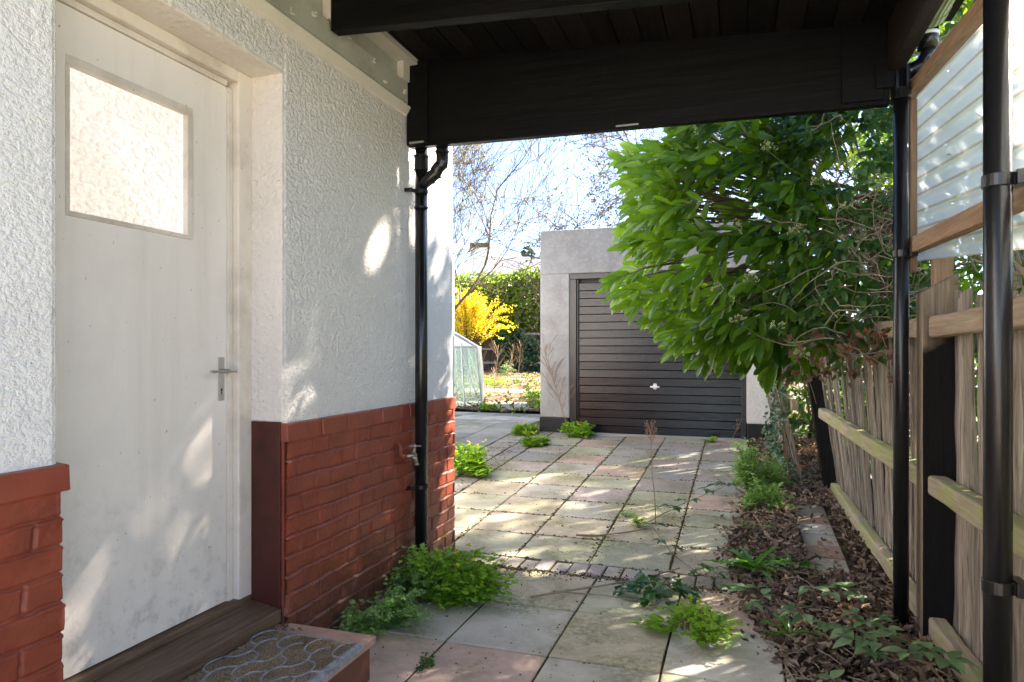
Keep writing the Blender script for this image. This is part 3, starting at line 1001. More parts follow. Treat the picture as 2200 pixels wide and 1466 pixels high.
while xb < .74:
    x2 = xb + .118
    w.hexa([(xb, BY, zr(xb)), (x2 - .0045, BY, zr(x2)), (x2 - .0045, 3.36, zr(x2)), (xb, 3.36, zr(xb))],
           [(xb, BY, zr(xb) + .02), (x2 - .0045, BY, zr(x2) + .02), (x2 - .0045, 3.36, zr(x2) + .02), (xb, 3.36, zr(xb) + .02)], random.random())
    xb = x2
w.hexa([(WX - .05, BY, zr(WX) + .025), (.75, BY, zr(.75) + .025), (.75, 3.40, zr(.75) + .025), (WX - .05, 3.40, zr(WX) + .025)],
       [(WX - .05, BY, zr(WX) + .05), (.75, BY, zr(.75) + .05), (.75, 3.40, zr(.75) + .05), (WX - .05, 3.40, zr(WX) + .05)])
w.build("roof_boarding", MAT['roof_board'], carport, bevel=.003)
for yr in (2.56, 1.75, .95):
    w = MB()
    w.hexa([(WX + .031, yr, zr(WX) - .175), (.60, yr, zr(.6) - .175), (.60, yr + .06, zr(.6) - .175), (WX + .031, yr + .06, zr(WX) - .175)],
           [(WX + .031, yr, zr(WX) - .001), (.60, yr, zr(.6) - .001), (.60, yr + .06, zr(.6) - .001), (WX + .031, yr + .06, zr(WX) - .001)])
    w.build("rafter", MAT['black_wood'], carport, bevel=.003)
w = MB(); w.hexa([(.60, BY, 2.445), (.665, BY, 2.455), (.665, 3.30, 2.455), (.60, 3.30, 2.445)], [(.60, BY, 2.66), (.665, BY, 2.66), (.665, 3.30, 2.66), (.60, 3.30, 2.66)])
w.build("edge_beam", MAT['edge_beam'], carport, bevel=.004)
for i, yp in enumerate((3.33, 1.97)):
    cxp = .655 if i == 0 else .598
    w = MB(); w.tube([(cxp, yp, 0), (cxp, yp, 2.46)], .0305, 28)
    p = w.build("post", MAT['black_paint'], carport, smooth=True)
    for zc in ((1.665,) if i == 0 else (1.665, .67)):
        w = MB()
        w.tube([(cxp, yp, zc - .016), (cxp, yp, zc + .016)], .034, 24)
        w.box(cxp + .02, cxp + .062, yp - .018, yp + .018, zc - .014, zc + .014)
        w.box(cxp + .03, cxp + .055, yp - .034, yp + .034, zc - .016, zc + .020)
        w.build("clamp", MAT['black_paint'], carport, bevel=.002)
w = MB()
w.tube([(.655, 3.33, 2.33), (.655, 3.33, 2.375)], .040, 24)
for a_ in range(5):
    th = a_ / 5 * 6.28 + .3
    w.box(.655 + .034 * math.cos(th) - .006, .655 + .034 * math.cos(th) + .006, 3.33 + .034 * math.sin(th) - .006, 3.33 + .034 * math.sin(th) + .006, 2.36, 2.47)
w.build("post_socket", MAT['black_pl'], carport, bevel=.001)

gut = thing("gutter", "pale green plastic gutter with black outlet along the carport edge", "gutter", (.75, 2, 2.6))
w = MB()
n = 10
for (ya, yb, rr) in ((-.5, 3.27, .056), (3.20, 3.27, .061), (2.99, 3.02, .061), (2.80, 2.83, .061), (2.3, 2.34, .061)):
    for k in range(n):
        a0, a1 = math.pi + math.pi * k / n, math.pi + math.pi * (k + 1) / n
        o = [(.755 + rr * math.cos(q), yy, 2.66 + rr * math.sin(q)) for q in (a0, a1) for yy in (ya, yb)]
        i_ = [(.755 + (rr - .003) * math.cos(q), yy, 2.66 + (rr - .003) * math.sin(q)) for q in (a0, a1) for yy in (ya, yb)]
        w.add(o + i_, [(0, 1, 3, 2), (4, 6, 7, 5), (0, 4, 5, 1), (2, 3, 7, 6)])
t = NT("pale_green_plastic")
t.fin(t.mix(t.ramp(t.noise(14, 4), [(.4, 0), (.7, 1)]), (.46, .55, .35), (.30, .38, .20)), .35, None, .5)
tr = t.n("BsdfTranslucent"); tr.inputs[0].default_value = (.6, .7, .4, 1)
ms = t.n("MixShader"); ms.inputs[0].default_value = .4
t.l(t.p.outputs[0], ms.inputs[1]); t.l(tr.outputs[0], ms.inputs[2]); t.l(ms.outputs[0], t.out.inputs[0])
w.build("channel", t.m, gut, smooth=True)
w = MB()
w.tube([(.755, 3.32, 2.62), (.755, 3.32, 2.53)], .040, 18)
w.tube([(.755, 3.32, 2.54), (.752, 3.325, 2.50), (.735, 3.33, 2.47), (.70, 3.335, 2.455), (.67, 3.335, 2.45)], .034, 16)
w.build("outlet", MAT['black_pl'], gut, smooth=True)
w = MB(); w.tube([(.755, 3.32, 2.585), (.755, 3.32, 2.60)], .043, 18)
w.build("seal_ring", MAT['white_pl'], gut, smooth=True)

# corrugated wind screen in a timber frame
scr = thing("corrugated_screen", "translucent corrugated plastic screen in a pine frame beside the black posts", "screen", (.73, 2.4, 1.7))
w = MB(); w.bar((.715, 3.52, 2.405), (.70, .9, 2.165), .045, .050, (0, 0, 1), 10, .001, .02, .6)
w.build("top_rail", MAT['pine'], scr, bevel=.003)
w = MB(); w.bar((.712, 3.48, 1.705), (.70, .9, 1.610), .045, .065, (0, 0, 1), 10, .001, .02, .7)
w.build("bottom_rail", MAT['pine'], scr, bevel=.003)
w = MB(); w.bar((.700, 3.50, 1.60), (.700, 3.50, 2.375), .030, .042, (0, 1, 0), 4, .0005, .02, .5)
w.bar((.735, 3.495, 1.60), (.735, 3.495, 2.375), .028, .042, (0, 1, 0), 4, .0005, .02, .7)
w.build("upright", MAT['pine_up'], scr, bevel=.002)
w = MB(); w.bar((.83, 3.42, 1.35), (.83, 3.42, 1.70), .075, .05, (0, 1, 0), 3, .001, .02, .9)
w.build("stub_post", MAT['pine_up'], scr, bevel=.003)
t = NT("translucent_corrugated_plastic")
dirtl = t.ramp(t.noise(3, 5, .6, (1, .3, 1)), [(.4, 0), (.7, 1)])
c = t.mix(t.math('MULTIPLY', dirtl, .3), (.66, .70, .69), (.40, .44, .36))
v = t.attr()
c = t.mix(t.math('MULTIPLY', t.ramp(v, [(.0, 1), (.10, 0)]), .7), c, (.35, .22, .10))
t.fin(c, .2, None, .5)
tr = t.n("BsdfTranslucent"); t.l(c, tr.inputs[0])
tp = t.n("BsdfTransparent"); tp.inputs[0].default_value = (.9, .95, .93, 1)
m1 = t.n("MixShader"); m1.inputs[0].default_value = .62
m2 = t.n("MixShader"); m2.inputs[0].default_value = .16
t.l(t.p.outputs[0], m1.inputs[1]); t.l(tr.outputs[0], m1.inputs[2])
t.l(m1.outputs[0], m2.inputs[1]); t.l(tp.outputs[0], m2.inputs[2]); t.l(m2.outputs[0], t.out.inputs[0])
ns, nl = 260, 24
ss = np.linspace(0, .86, ns); ll = np.linspace(0, 2.75, nl)
S, L = np.meshgrid(ss, ll, indexing='ij')
ph = S / .076 * 2 * math.pi
Xs = .757 + .009 * np.cos(ph)
Ys = 3.56 - L * .9957 + (S) * .0
Zs = 1.655 + S - L * .095
keepz = np.minimum(Zs, 2.44 - L * .09)
grid_mesh("sheet", np.stack([Xs, Ys, Zs], -1), t.m, scr, attr=((1 - np.cos(ph)) / 2).reshape(-1), smooth=True)

# ------------------------------------------------------------------ fence
fence = thing("paling_fence", "weathered cleft oak paling fence leaning inwards along the right of the drive", "fence", (.76, 3.3, 0))


def fx(y, z, off=0.0):
    wq = max(0.0, (y - 3.3) / 2.7)
    return .765 + off - wq * (.07 + .135 * z)


w = MB()
w.hexa([(.715, 3.235, -.05), (.845, 3.225, -.05), (.845, 3.345, -.05), (.715, 3.345, -.05)], [(.715, 3.235, 1.49), (.845, 3.225, 1.565), (.845, 3.345, 1.565), (.715, 3.345, 1.49)])
w.build("post", MAT['post_plain'], fence, bevel=.006)
w = MB()
q0, q1 = fx(6.0, .05), fx(6.0, 1.42)
w.hexa([(q0 - .05, 5.90, .05), (q0 + .07, 5.90, .05), (q0 + .07, 6.02, .05), (q0 - .05, 6.02, .05)], [(q1 - .05, 5.95, 1.42), (q1 + .07, 5.95, 1.42), (q1 + .07, 6.07, 1.42), (q1 - .05, 6.07, 1.42)])
w.build("post", MAT['post_dark'], fence, bevel=.006)
w = MB(); w.hexa([(.75, .4, -.05), (.88, .4, -.05), (.88, .52, -.05), (.75, .52, -.05)], [(.75, .4, 1.5), (.88, .4, 1.5), (.88, .52, 1.5), (.75, .52, 1.5)])
w.build("post", MAT['post_oak'], fence, bevel=.006)
for (z_, zf, mt) in ((1.345, 1.34, 'oak_rail_dry'), (.69, .70, 'oak_rail'), (.10, .12, 'oak_rail')):
    w = MB(); w.bar((.770, 3.24, z_), (.775, .5, z_ + .03), .07, .085, (0, 0, 1), 12, .003, .07, .6)
    w.build("rail", MAT[mt], fence, bevel=.012)
    w = MB()
    prev = None
    pts = [(fx(y_, z_), y_, z_ + (zf - z_) * (y_ - 3.3) / 2.6 + g(y_) * .5) for y_ in np.linspace(3.34, 5.88, 10)]
    w.bar(pts[0], pts[-1], .06, .085, (0, 0, 1), 12, .003, .08, .7)
    w.build("rail", MAT[mt], fence, bevel=.012)
y_ = .55
npal = 0
while y_ < 3.2:
    wd = random.uniform(.035, .062)
    zt = random.uniform(1.42, 1.55)
    w = MB(); w.bar((.826 + random.uniform(-.006, .006), y_, -.02), (.826 + random.uniform(-.01, .01), y_ + random.uniform(-.02, .02), zt), wd, random.uniform(.012, .02), (1, 0, 0), 11, .006, .2, random.random())
    w.build("paling", MAT['paling'], fence, bevel=.003)
    y_ += wd + random.choice([.006, .012, .018, .028])
y_ = 3.38
while y_ < 5.9:
    wd = random.uniform(.018, .038)
    zt = random.uniform(1.32, 1.50)
    xb = fx(y_, 0, .05); xt = fx(y_, 1.4, .05)
    w = MB(); w.bar((xb + random.uniform(-.006, .006), y_, -.02), (xt + random.uniform(-.015, .015), y_ + random.uniform(-.05, .05), zt), wd, random.uniform(.010, .018), (1, 0, 0), 10, .005, .2, random.random())
    w.build("paling", MAT['paling'], fence, bevel=.002)
    y_ += wd + random.uniform(.010, .034)
    npal += 1
fence2 = thing("broken_fence_panel", "older sagging fence bay overgrown with ivy beyond the black leaning post", "fence", (.4, 7, .15))
y_ = 6.12
while y_ < 7.9:
    wd = random.uniform(.05, .08)
    w = MB(); w.bar((.50 - (y_ - 6) * .05, y_, .1), (.20 - (y_ - 6) * .03 + random.uniform(-.03, .03), y_ + random.uniform(-.05, .05), 1.42), wd, .018, (1, 0, 0), 6, .004, .15, random.random())
    w.build("paling", MAT['paling'], fence2, bevel=.002)
    y_ += wd + random.uniform(.005, .03)
w = MB(); w.bar((.42, 6.05, .80), (.30, 7.95, .80), .06, .09, (0, 0, 1), 8, .004, .1, .7)
w.build("rail", MAT['oak_rail'], fence2, bevel=.01)

# ------------------------------------------------------------------ garage
gar = thing("garage", "flat roofed grey rendered garage with black horizontal ribbed door", "garage", (-1, 8.3, .2))
GY = 8.30
t = NT("grey_garage_render")
n1 = t.noise(2.4, 6, .65); n2 = t.noise(35, 4, .7)
c = t.mix(t.ramp(n1, [(.38, 0), (.68, 1)]), (.34, .335, .325), (.22, .215, .205))
top = t.ramp(t.math('ADD', t.axis(2), t.math('MULTIPLY', t.noise(3, 4, .6), .8)), [(0, 0), (1, 1)])
tt = t.n("MapRange"); tt.inputs[1].default_value = 2.35; tt.inputs[2].default_value = 3.2
t.l(t.math('ADD', t.axis(2), t.math('MULTIPLY', t.noise(3.5, 5, .7), .9)), tt.inputs[0])
c = t.mix(t.math('MULTIPLY', tt.outputs[0], .7, True), c, (.15, .145, .13))
c = t.mix(t.math('MULTIPLY', t.ramp(n2, [(.5, 0), (.7, 1)]), .25), c, (.5, .5, .48))
MAT['g_render'] = t.fin(c, .85, t.bump(t.math('ADD', n2, t.noise(12, 3)), .6, .006), .3)
MAT['g_white'] = m_stucco("pale_garage_render", 30, .4, (.60, .59, .56), (.35, .34, .31))
zt_ = 2.76
w = MB()
w.box(-2.41, -2.03, GY, GY + .30, .40, 2.206)
w.box(-2.41, .377, GY - .001, GY + .30, 2.202, zt_ - .008)
w.box(-2.41, -2.2, GY + .30, 13.4, .1, zt_ - .01); w.box(.18, .377, GY + .30, 13.4, .1, zt_ - .01); w.box(-2.2, .18, 13.2, 13.4, .1, zt_ - .01)
w.build("wall", MAT['g_render'], gar, bevel=.015)
w = MB(); w.box(.0599, .377, GY - .002, GY + .30, .40, 2.2)
w.build("wall", MAT['g_white'], gar, bevel=.012)["label"] = "pale rendered pier at the right of the garage door"
w = MB(); w.box(-2.2, .2, GY + .3, 13.2, zt_ - .25, zt_ - .15)
w.build("flat_roof", MAT['concrete'], gar)
t = NT("black_plinth_paint"); MAT['g_pl'] = t.fin((.010, .010, .0105), .6, t.bump(t.noise(30, 4), .5, .005), .4)
for a_ in ((-2.418, -2.035, GY - .006, GY + .3, .1, .398), (.065, .384, GY - .008, GY + .3, .1, .398)):
    w = MB(); w.box(*a_)
    w.build("plinth", MAT['g_pl'], gar, bevel=.01)
w = MB()
w.box(-2.028, -1.945, GY + .015, GY + .10, .2, 2.13); w.box(-.0, .058, GY + .015, GY + .10, .2, 2.13); w.box(-2.028, .058, GY + .012, GY + .10, 2.13, 2.198)
w.box(-1.945, -1.925, GY + .045, GY + .10, .2, 2.13)
w.build("door_frame", m_simple("black_frame_gloss", (.016, .016, .017), .35, .5, 0, 30, .002), gar, bevel=.004)
gd = bpy.data.objects.new("garage_door", None); COL.objects.link(gd); gd.location = (-.95, GY + .05, .2); gd.parent = gar
gd.matrix_parent_inverse = Matrix.Translation(gar.location).inverted()
t = NT("black_ribbed_door_gloss")
gr = t.noise(90, 4, .7, (.03, 1, 1.3), .3)
gr2 = t.noise(7, 3, .6, (.12, 1, 1.4), .8)
c = t.mix(t.ramp(gr, [(.4, 0), (.7, 1)]), (.002, .0026, .0042), (.0055, .0068, .0105))
m_gd = t.fin(c, .20, t.bump(t.math('ADD', gr, t.math('MULTIPLY', gr2, .4)), .6, .0022), .38)
prof = []
zz = .215
k = 0
ztop = 2.085
pitch = .0985
while zz < ztop:
    z1_ = min(zz + pitch, ztop)
    prof += [(zz + .0005, .010), (zz + .006, .0), (z1_ - .006, (.004 if k % 2 else .002)), (z1_ - .0005, .010)]
    zz = z1_; k += 1
P = np.array([[(x_, GY + .072 + d_ * 1.0, z_) for (z_, d_) in prof] for x_ in np.linspace(-1.925, .0, 24)], float)
o = grid_mesh("ribbed_panel", P, m_gd, None)
o.parent = gd; o.matrix_parent_inverse = Matrix.Translation(gd.location).inverted()
w = MB(); w.box(-1.925, 0, GY + .086, GY + .11, .205, 2.13)
o = w.build("backing_sheet", MAT['g_pl'], None); o.parent = gd; o.matrix_parent_inverse = Matrix.Translation(gd.location).inverted()
w = MB()
hx, hz = -.985, .805
w.tube([(hx, GY + .075, hz), (hx, GY + .045, hz)], .022, 16)
w.box(hx - .055, hx + .055, GY + .035, GY + .05, hz - .012, hz + .010)
w.box(hx - .022, hx + .022, GY + .052, GY + .066, hz + .005, hz + .038); w.box(hx - .020, hx + .020, GY + .052, GY + .066, hz - .032, hz - .008)
o = w.build("handle", m_simple("chrome_handle", (.75, .75, .74), .25, .5, .7), None, bevel=.004); o.parent = gd; o.matrix_parent_inverse = Matrix.Translation(gd.location).inverted()
w = MB(); w.box(-2.0, .05, 8.22, 8.37, .10, .222)
w.build("threshold", MAT['concrete'], gar, bevel=.006)


# ================================================================== PLANTS
def rv(n, s=1.0): return (RNG.random((n, 3)) - .5) * 2 * s


def sprig_leaves(tips, dirs, nl, length, spread=55, slen=.16, up=(0, 0, 1), droop=.15):
    """leaves in a spiral round shoots ending at tips"""
    L, D, U, S = [], [], [], []
    for p, d in zip(tips, dirs):
        d = d / np.linalg.norm(d)
        a = np.cross(d, [.3, .2, .9]); a /= np.linalg.norm(a); b_ = np.cross(d, a)
        ph0 = RNG.random() * 6.28
        for k in range(nl):
            t_ = k / max(1, nl - 1)
            base = p - d * slen * (1 - t_)
            an = ph0 + 2.4 * k
            rad = a * math.cos(an) + b_ * math.sin(an)
            sp = R(spread * (1.15 - .75 * t_)) * (0.85 + .3 * RNG.random())
            dd = d * math.cos(sp) + rad * math.sin(sp)
            dd = dd + np.array([0, 0, -droop])
            L.append(base); D.append(dd)
            uu = np.array(up) * .9 + rad * .35 * -1 + d * -.2 + (RNG.random(3) - .5) * .5
            U.append(uu); S.append(length * (.75 + .45 * RNG.random()))
    return np.array(L), np.array(D), np.array(U), np.array(S)


# --- cherry laurel
laurel = thing("laurel_bush", "large cherry laurel with long glossy bright green leaves overhanging the drive", "bush", (.75, 4.9, .05))
C = np.array([.10, 4.62, 2.02]); RR = np.array([.82, .62, .90])
root = np.array([.9, 5.0, 2.2])
tips = []; dirs = []
while len(tips) < 300:
    u = RNG.normal(size=3); u /= np.linalg.norm(u)
    if u[0] > .55: continue
    if u[1] > .45 and RNG.random() < .6: continue
    f = 1.0 if len(tips) < 230 else RNG.uniform(.55, .9)
    bumpy = 1 + .10 * math.sin(u[0] * 9 + u[2] * 7) + .06 * math.sin(u[2] * 15)
    p = C + u * RR * f * bumpy
    if p[2] < 1.12 + .25 * max(0, -.15 - p[0]) * 3: continue
    d = (p - root) * np.array([1, .6, .55]) + u * .35 + np.array([-.15, -.10, -.12])
    tips.append(p); dirs.append(d / np.linalg.norm(d) + rv(1, .18)[0])
Lc, D_, U_, S_ = sprig_leaves(tips, dirs, 9, .165, 46, .18, (-.35, -.95, .55), .22)
val = np.clip(RNG.random(len(Lc)) ** 1.4 * .6 + np.clip((C[0] - Lc[:, 0] + .05) * .65, 0, .5), 0, 1)  # paler to the left: the bush's sky-lit edge put into the leaf colour
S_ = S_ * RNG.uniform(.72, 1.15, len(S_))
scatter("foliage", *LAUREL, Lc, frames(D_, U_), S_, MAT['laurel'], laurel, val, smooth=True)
w = MB()
for p, d in zip(tips, dirs):
    d = d / np.linalg.norm(d)
    a_ = Vector(p - d * .17); mid = Vector((p + root) / 2 + np.array([0, 0, -.05]) + rv(1, .06)[0])
    w.tube([Vector(p), a_, a_.lerp(mid, .6)], [.002, .0035, .006], 4)
for k in range(14):
    q = C + rv(1, .45)[0] * RR
    w.tube([Vector(root + np.array([.0, .1, -1.9])), Vector(root + rv(1, .1)[0]), Vector((root + q) / 2), Vector(q)], [.035, .025, .016, .007], 6)
w.build("branches", MAT['stem'], laurel, smooth=True)
w = MB()
for (x_, y__, z_, dx, dz) in ((-.62, 4.35, 2.42, -.05, .09), (-.25, 4.1, 2.5, -.02, .1), (.0, 4.06, 1.9, -.03, .09)):
    for q in range(26):
        t_ = q / 26
        p = Vector((x_ + dx * t_, y__, z_ + dz * t_)) + Vector(rv(1, .011)[0])
        w.add([p, p + Vector((.008, 0, .002)), p + Vector((.007, .003, .008)), p + Vector((0, .002, .007))], [(0, 1, 2, 3)])
w.build("flower_spike", MAT['cream'], laurel)

# --- climber / viburnum on the fence
climb = thing("climbing_shrub", "tangled evergreen climber with small dark leaves and pale flower heads smothering the fence top", "shrub", (.72, 4.4, 0))
tips = []; dirs = []
C2 = np.array([.58, 4.35, 2.02]); R2 = np.array([.50, .55, 1.0])
while len(tips) < 560:
    u = RNG.normal(size=3); u /= np.linalg.norm(u)
    if u[1] > .3: continue
    f = RNG.uniform(.75, 1.05)
    p = C2 + u * R2 * f + np.array([0, 0, 0])
    if p[2] < 1.30 and RNG.random() < .75: continue
    if p[2] < 1.12: continue
    if p[0] < .5 and p[2] < 1.3: continue
    d = u + np.array([-.2, -.3, -.15]) + rv(1, .5)[0]
    tips.append(p); dirs.append(d)
Lc, D_, U_, S_ = sprig_leaves(tips, dirs, 7, .062, 62, .10, (-.3, -.5, .8), .3)
scatter("foliage", *OVATE, Lc, frames(D_, U_), S_ * RNG.uniform(.7, 1.25, len(S_)), MAT['climber'], climb, smooth=True)
w = MB()
for k in range(560):
    p = Vector((RNG.uniform(.35, .98), RNG.uniform(3.75, 5.4), RNG.uniform(1.15, 2.9) if k < 330 else RNG.uniform(1.3, 2.1)))
    if p.z > 2.0 and RNG.random() < .4: continue
    d = Vector(rv(1)[0]); d.z *= .6; d.normalize()
    pts = [p]
    for j in range(6):
        d = (d + Vector(rv(1, .45)[0])).normalized()
        pts.append(pts[-1] + d * RNG.uniform(.05, .10))
    w.tube(pts, [.0035, .0035, .003, .003, .002, .002, .001], 4, False)
w.build("tangled_stems", MAT['twig'], climb, smooth=True)
# hanging dead leaves below
n = 260
loc = np.stack([RNG.uniform(.25, .75, n), RNG.uniform(3.5, 5.6, n), 1.36 - RNG.random(n) ** 1.6 * .28], -1)
D_ = rv(n); D_[:, 2] = -RNG.uniform(.3, 1.3, n)
scatter("dead_leaves", *DEAD, loc, frames(D_, rv(n)), RNG.uniform(.035, .065, n), MAT['dead_hang'], climb, smooth=True)
w = MB(); hd = MB()
for (x_, y__, z_) in ((.05, 3.92, 1.62), (.28, 3.88, 1.86), (.38, 3.85, 2.10), (-.02, 3.95, 1.40), (.18, 3.9, 1.36), (.30, 3.86, 1.22), (.13, 3.85, 2.3), (-.12, 4.0, 1.58), (.5, 3.8, 1.95), (.45, 3.8, 2.45)):
    c0 = Vector((x_ + .0, y__ - .02, z_))
    w.tube([c0 + Vector((.25, .35, -.10)), c0 + Vector((.12, .15, -.07)), c0], [.003, .0025, .002], 4)
    for k in range(16):
        d = Vector((RNG.uniform(-1, 1), RNG.uniform(-.8, .3), RNG.uniform(.0, 1))).normalized()
        e = c0 + d * RNG.uniform(.03, .05)
        w.tube([c0, e], .001, 3)
        for q in range(4):
            p = e + Vector(rv(1, .006)[0]); r_ = .0022
            hd.add([p + Vector((-r_, 0, -r_)), p + Vector((r_, 0, -r_)), p + Vector((r_, 0, r_)), p + Vector((-r_, 0, r_))], [(0, 1, 2, 3)])
w.build("flower_stalks", MAT['green_stem'], climb)
hd.build("flower_heads", MAT['cream'], climb)


# --- hedge behind the fence
def leafmass(name, label, cat, boxes, n, size, mat, tmpl, group=None, stems=True, up=(0, 0, 1), loc0=None, outward=.7):
    th = thing(name, label, cat, loc0 or boxes[0][0], group)
    L, D, V_ = [], [], []
    tot = sum(b_[2] for b_ in boxes)
    for (c_, r_, wt) in boxes:
        m = int(n * wt / tot)
        u = RNG.normal(size=(m, 3)); u /= np.linalg.norm(u, axis=1, keepdims=True)
        rad = RNG.uniform(.62, 1.0, m) ** .5
        lump = 1 + .12 * np.sin(u[:, 0] * 7 + c_[0]) * np.cos(u[:, 2] * 6 + c_[1]) + .07 * np.sin(u[:, 1] * 15 + u[:, 2] * 11)
        p = np.array(c_) + u * np.array(r_) * (rad * lump)[:, None]
        L.append(p); D.append(u * outward + rv(m, .8) + np.array([0, 0, -.1])); V_.append(np.clip(RNG.random(m) * .8 + .2 * (rad > .93), 0, 1))
    L = np.concatenate(L); D = np.concatenate(D); V_ = np.concatenate(V_)
    ok = L[:, 2] > 0
    L, D, V_ = L[ok], D[ok], V_[ok]
    m = len(L)
    scatter("foliage", *tmpl, L, frames(D, np.array(up) + rv(m, .6)), RNG.uniform(.7, 1.3, m) * size, mat, th, V_)
    if stems:
        w_ = MB()
        for (c_, r_, wt) in boxes:
            for k in range(7):
                e = np.array(c_) + rv(1, .7)[0] * np.array(r_)
                b0 = (c_[0] + RNG.uniform(-.2, .2) * r_[0], c_[1] + RNG.uniform(-.2, .2) * r_[1], g(c_[1]) - .05)
                mid = ((b0[0] + e[0]) / 2 + .05, (b0[1] + e[1]) / 2, (b0[2] + e[2]) / 2 + .1)
                s0 = .012 * r_[2] + .012
                w_.tube([b0, mid, tuple(e)], [s0, s0 * .6, s0 * .25], 5)
        w_.build("stems", MAT['stem'], th, smooth=True)
    return th


leafmass("hedge", "dense dark hedge growing behind the paling fence on the neighbour's side", "hedge",
         [((1.75, 5.2, 1.6), (.75, 1.1, 2.1), 4), ((1.7, 7.0, 1.7), (.9, 1.2, 2.1), 4), ((1.6, 9.0, 1.6), (.9, 1.3, 1.9), 3), ((1.45, 3.2, .75), (.45, .8, .95), 1.5), ((1.5, 1.6, .8), (.5, 1.1, 1.0), 1.5), ((1.9, 11.2, 1.6), (1.0, 1.3, 2.0), 3), ((.85, 8.9, 1.0), (.42, .9, 1.1), 1.2), ((1.0, 10.8, 1.1), (.5, 1.2, 1.2), 1.2)],
         25000, .080, MAT['climber'], OVATE, loc0=(1.7, 6, 0))
leafmass("shade_tree", "tall leafy tree on the neighbour's side shading the drive above the laurel", "tree",
         [((3.2, 8.2, 4.6), (2.0, 2.6, 1.6), 4), ((2.2, 6.0, 4.2), (1.3, 1.5, 1.0), 1.6), ((3.0, 10.8, 4.6), (1.8, 1.8, 1.6), 2), ((2.15, 6.2, 5.0), (.95, 1.1, .85), 1.0)],
         8400, .17, MAT['hedge'], OVATE, loc0=(3.2, 8.2, .2))  # out-of-view crown added to block the sun from drive, wall and door
sp = thing("laurel_sprig", "sunlit laurel shoots rising behind the corrugated plastic screen", "shrub", (1.05, 2.9, 0))
tips = []; dirs = []
for k in range(42):
    tips.append(np.array([RNG.uniform(.84, 1.3), RNG.uniform(2.1, 3.7), RNG.uniform(1.55, 2.75)])); dirs.append(np.array([-.2, -.1, .8]) + rv(1, .5)[0])
Lc, D_, U_, S_ = sprig_leaves(tips, dirs, 6, .085, 60, .13)
scatter("foliage", *LAUREL, Lc, frames(D_, U_), S_, MAT['laurel'], sp, smooth=True)
w = MB()
for p in tips:
    w.tube([(1.1 + RNG.uniform(-.1, .1), p[1] * .7 + .9, .0), (1.1, (p[1] + 2.9) / 2, 1.0), tuple(p - np.array([0, 0, .1])), tuple(p)], [.012, .008, .004, .002], 4)
w.build("stems", MAT['twig'], sp, smooth=True)
leafmass("bare_root_thicket", "tangle of pale stems and green leaves seen below the plastic screen", "thicket",
         [((1.05, 3.0, 1.55), (.16, .9, .28), 1), ((1.05, 1.9, 1.5), (.16, .7, .3), 1)], 420, .09, MAT['laurel'], LAUREL, stems=False, loc0=(1.05, 2.5, 0))
w = MB()
for k in range(70):
    p = Vector((RNG.uniform(.93, 1.2), RNG.uniform(1.4, 3.7), RNG.uniform(1.2, 1.75)))
    d = Vector((0, RNG.uniform(-1, 1), RNG.uniform(-.2, .8))).normalized()
    pts = [p]
    for j in range(5):
        d = (d + Vector(rv(1, .4)[0])).normalized(); pts.append(pts[-1] + d * .08)
    w.tube(pts, [.009, .008, .007, .006, .004, .003], 5, False)
th = [o for o in bpy.data.objects if o.name.startswith("bare_root_thicket")][0]
w.build("stems", MAT['twig'], th, smooth=True)

# ivy on the broken fence
ivy = thing("ivy", "small leaved ivy clinging to the leaning fence beside the garage", "ivy", (.35, 6.4, .1))
n = 900
yy = RNG.uniform(6.0, 6.9, n); zz = RNG.random(n) ** 1.3 * 1.0 + .12
xx = .53 - .05 * (yy - 6) - (zz - .1) * .2 + RNG.normal(0, .03, n) - .12 * np.exp(-((zz - .45) / .22) ** 2) - .05
D_ = rv(n) + np.array([-.3, -.3, -.5])
scatter("foliage", *ROUND, np.stack([xx, yy, zz], -1), frames(D_, np.array([-.6, -.8, .3]) + rv(n, .4)), RNG.uniform(.018, .035, n), MAT['ivy'], ivy)
w = MB()
for k in range(14):
    y0_ = RNG.uniform(6, 6.7)
    w.tube([(.38, y0_, .1), (.36, y0_ + .05, .5), (.27, y0_ + RNG.uniform(-.1, .1), 1.1)], [.006, .004, .002], 4)
w.build("stems", MAT['stem'], ivy)


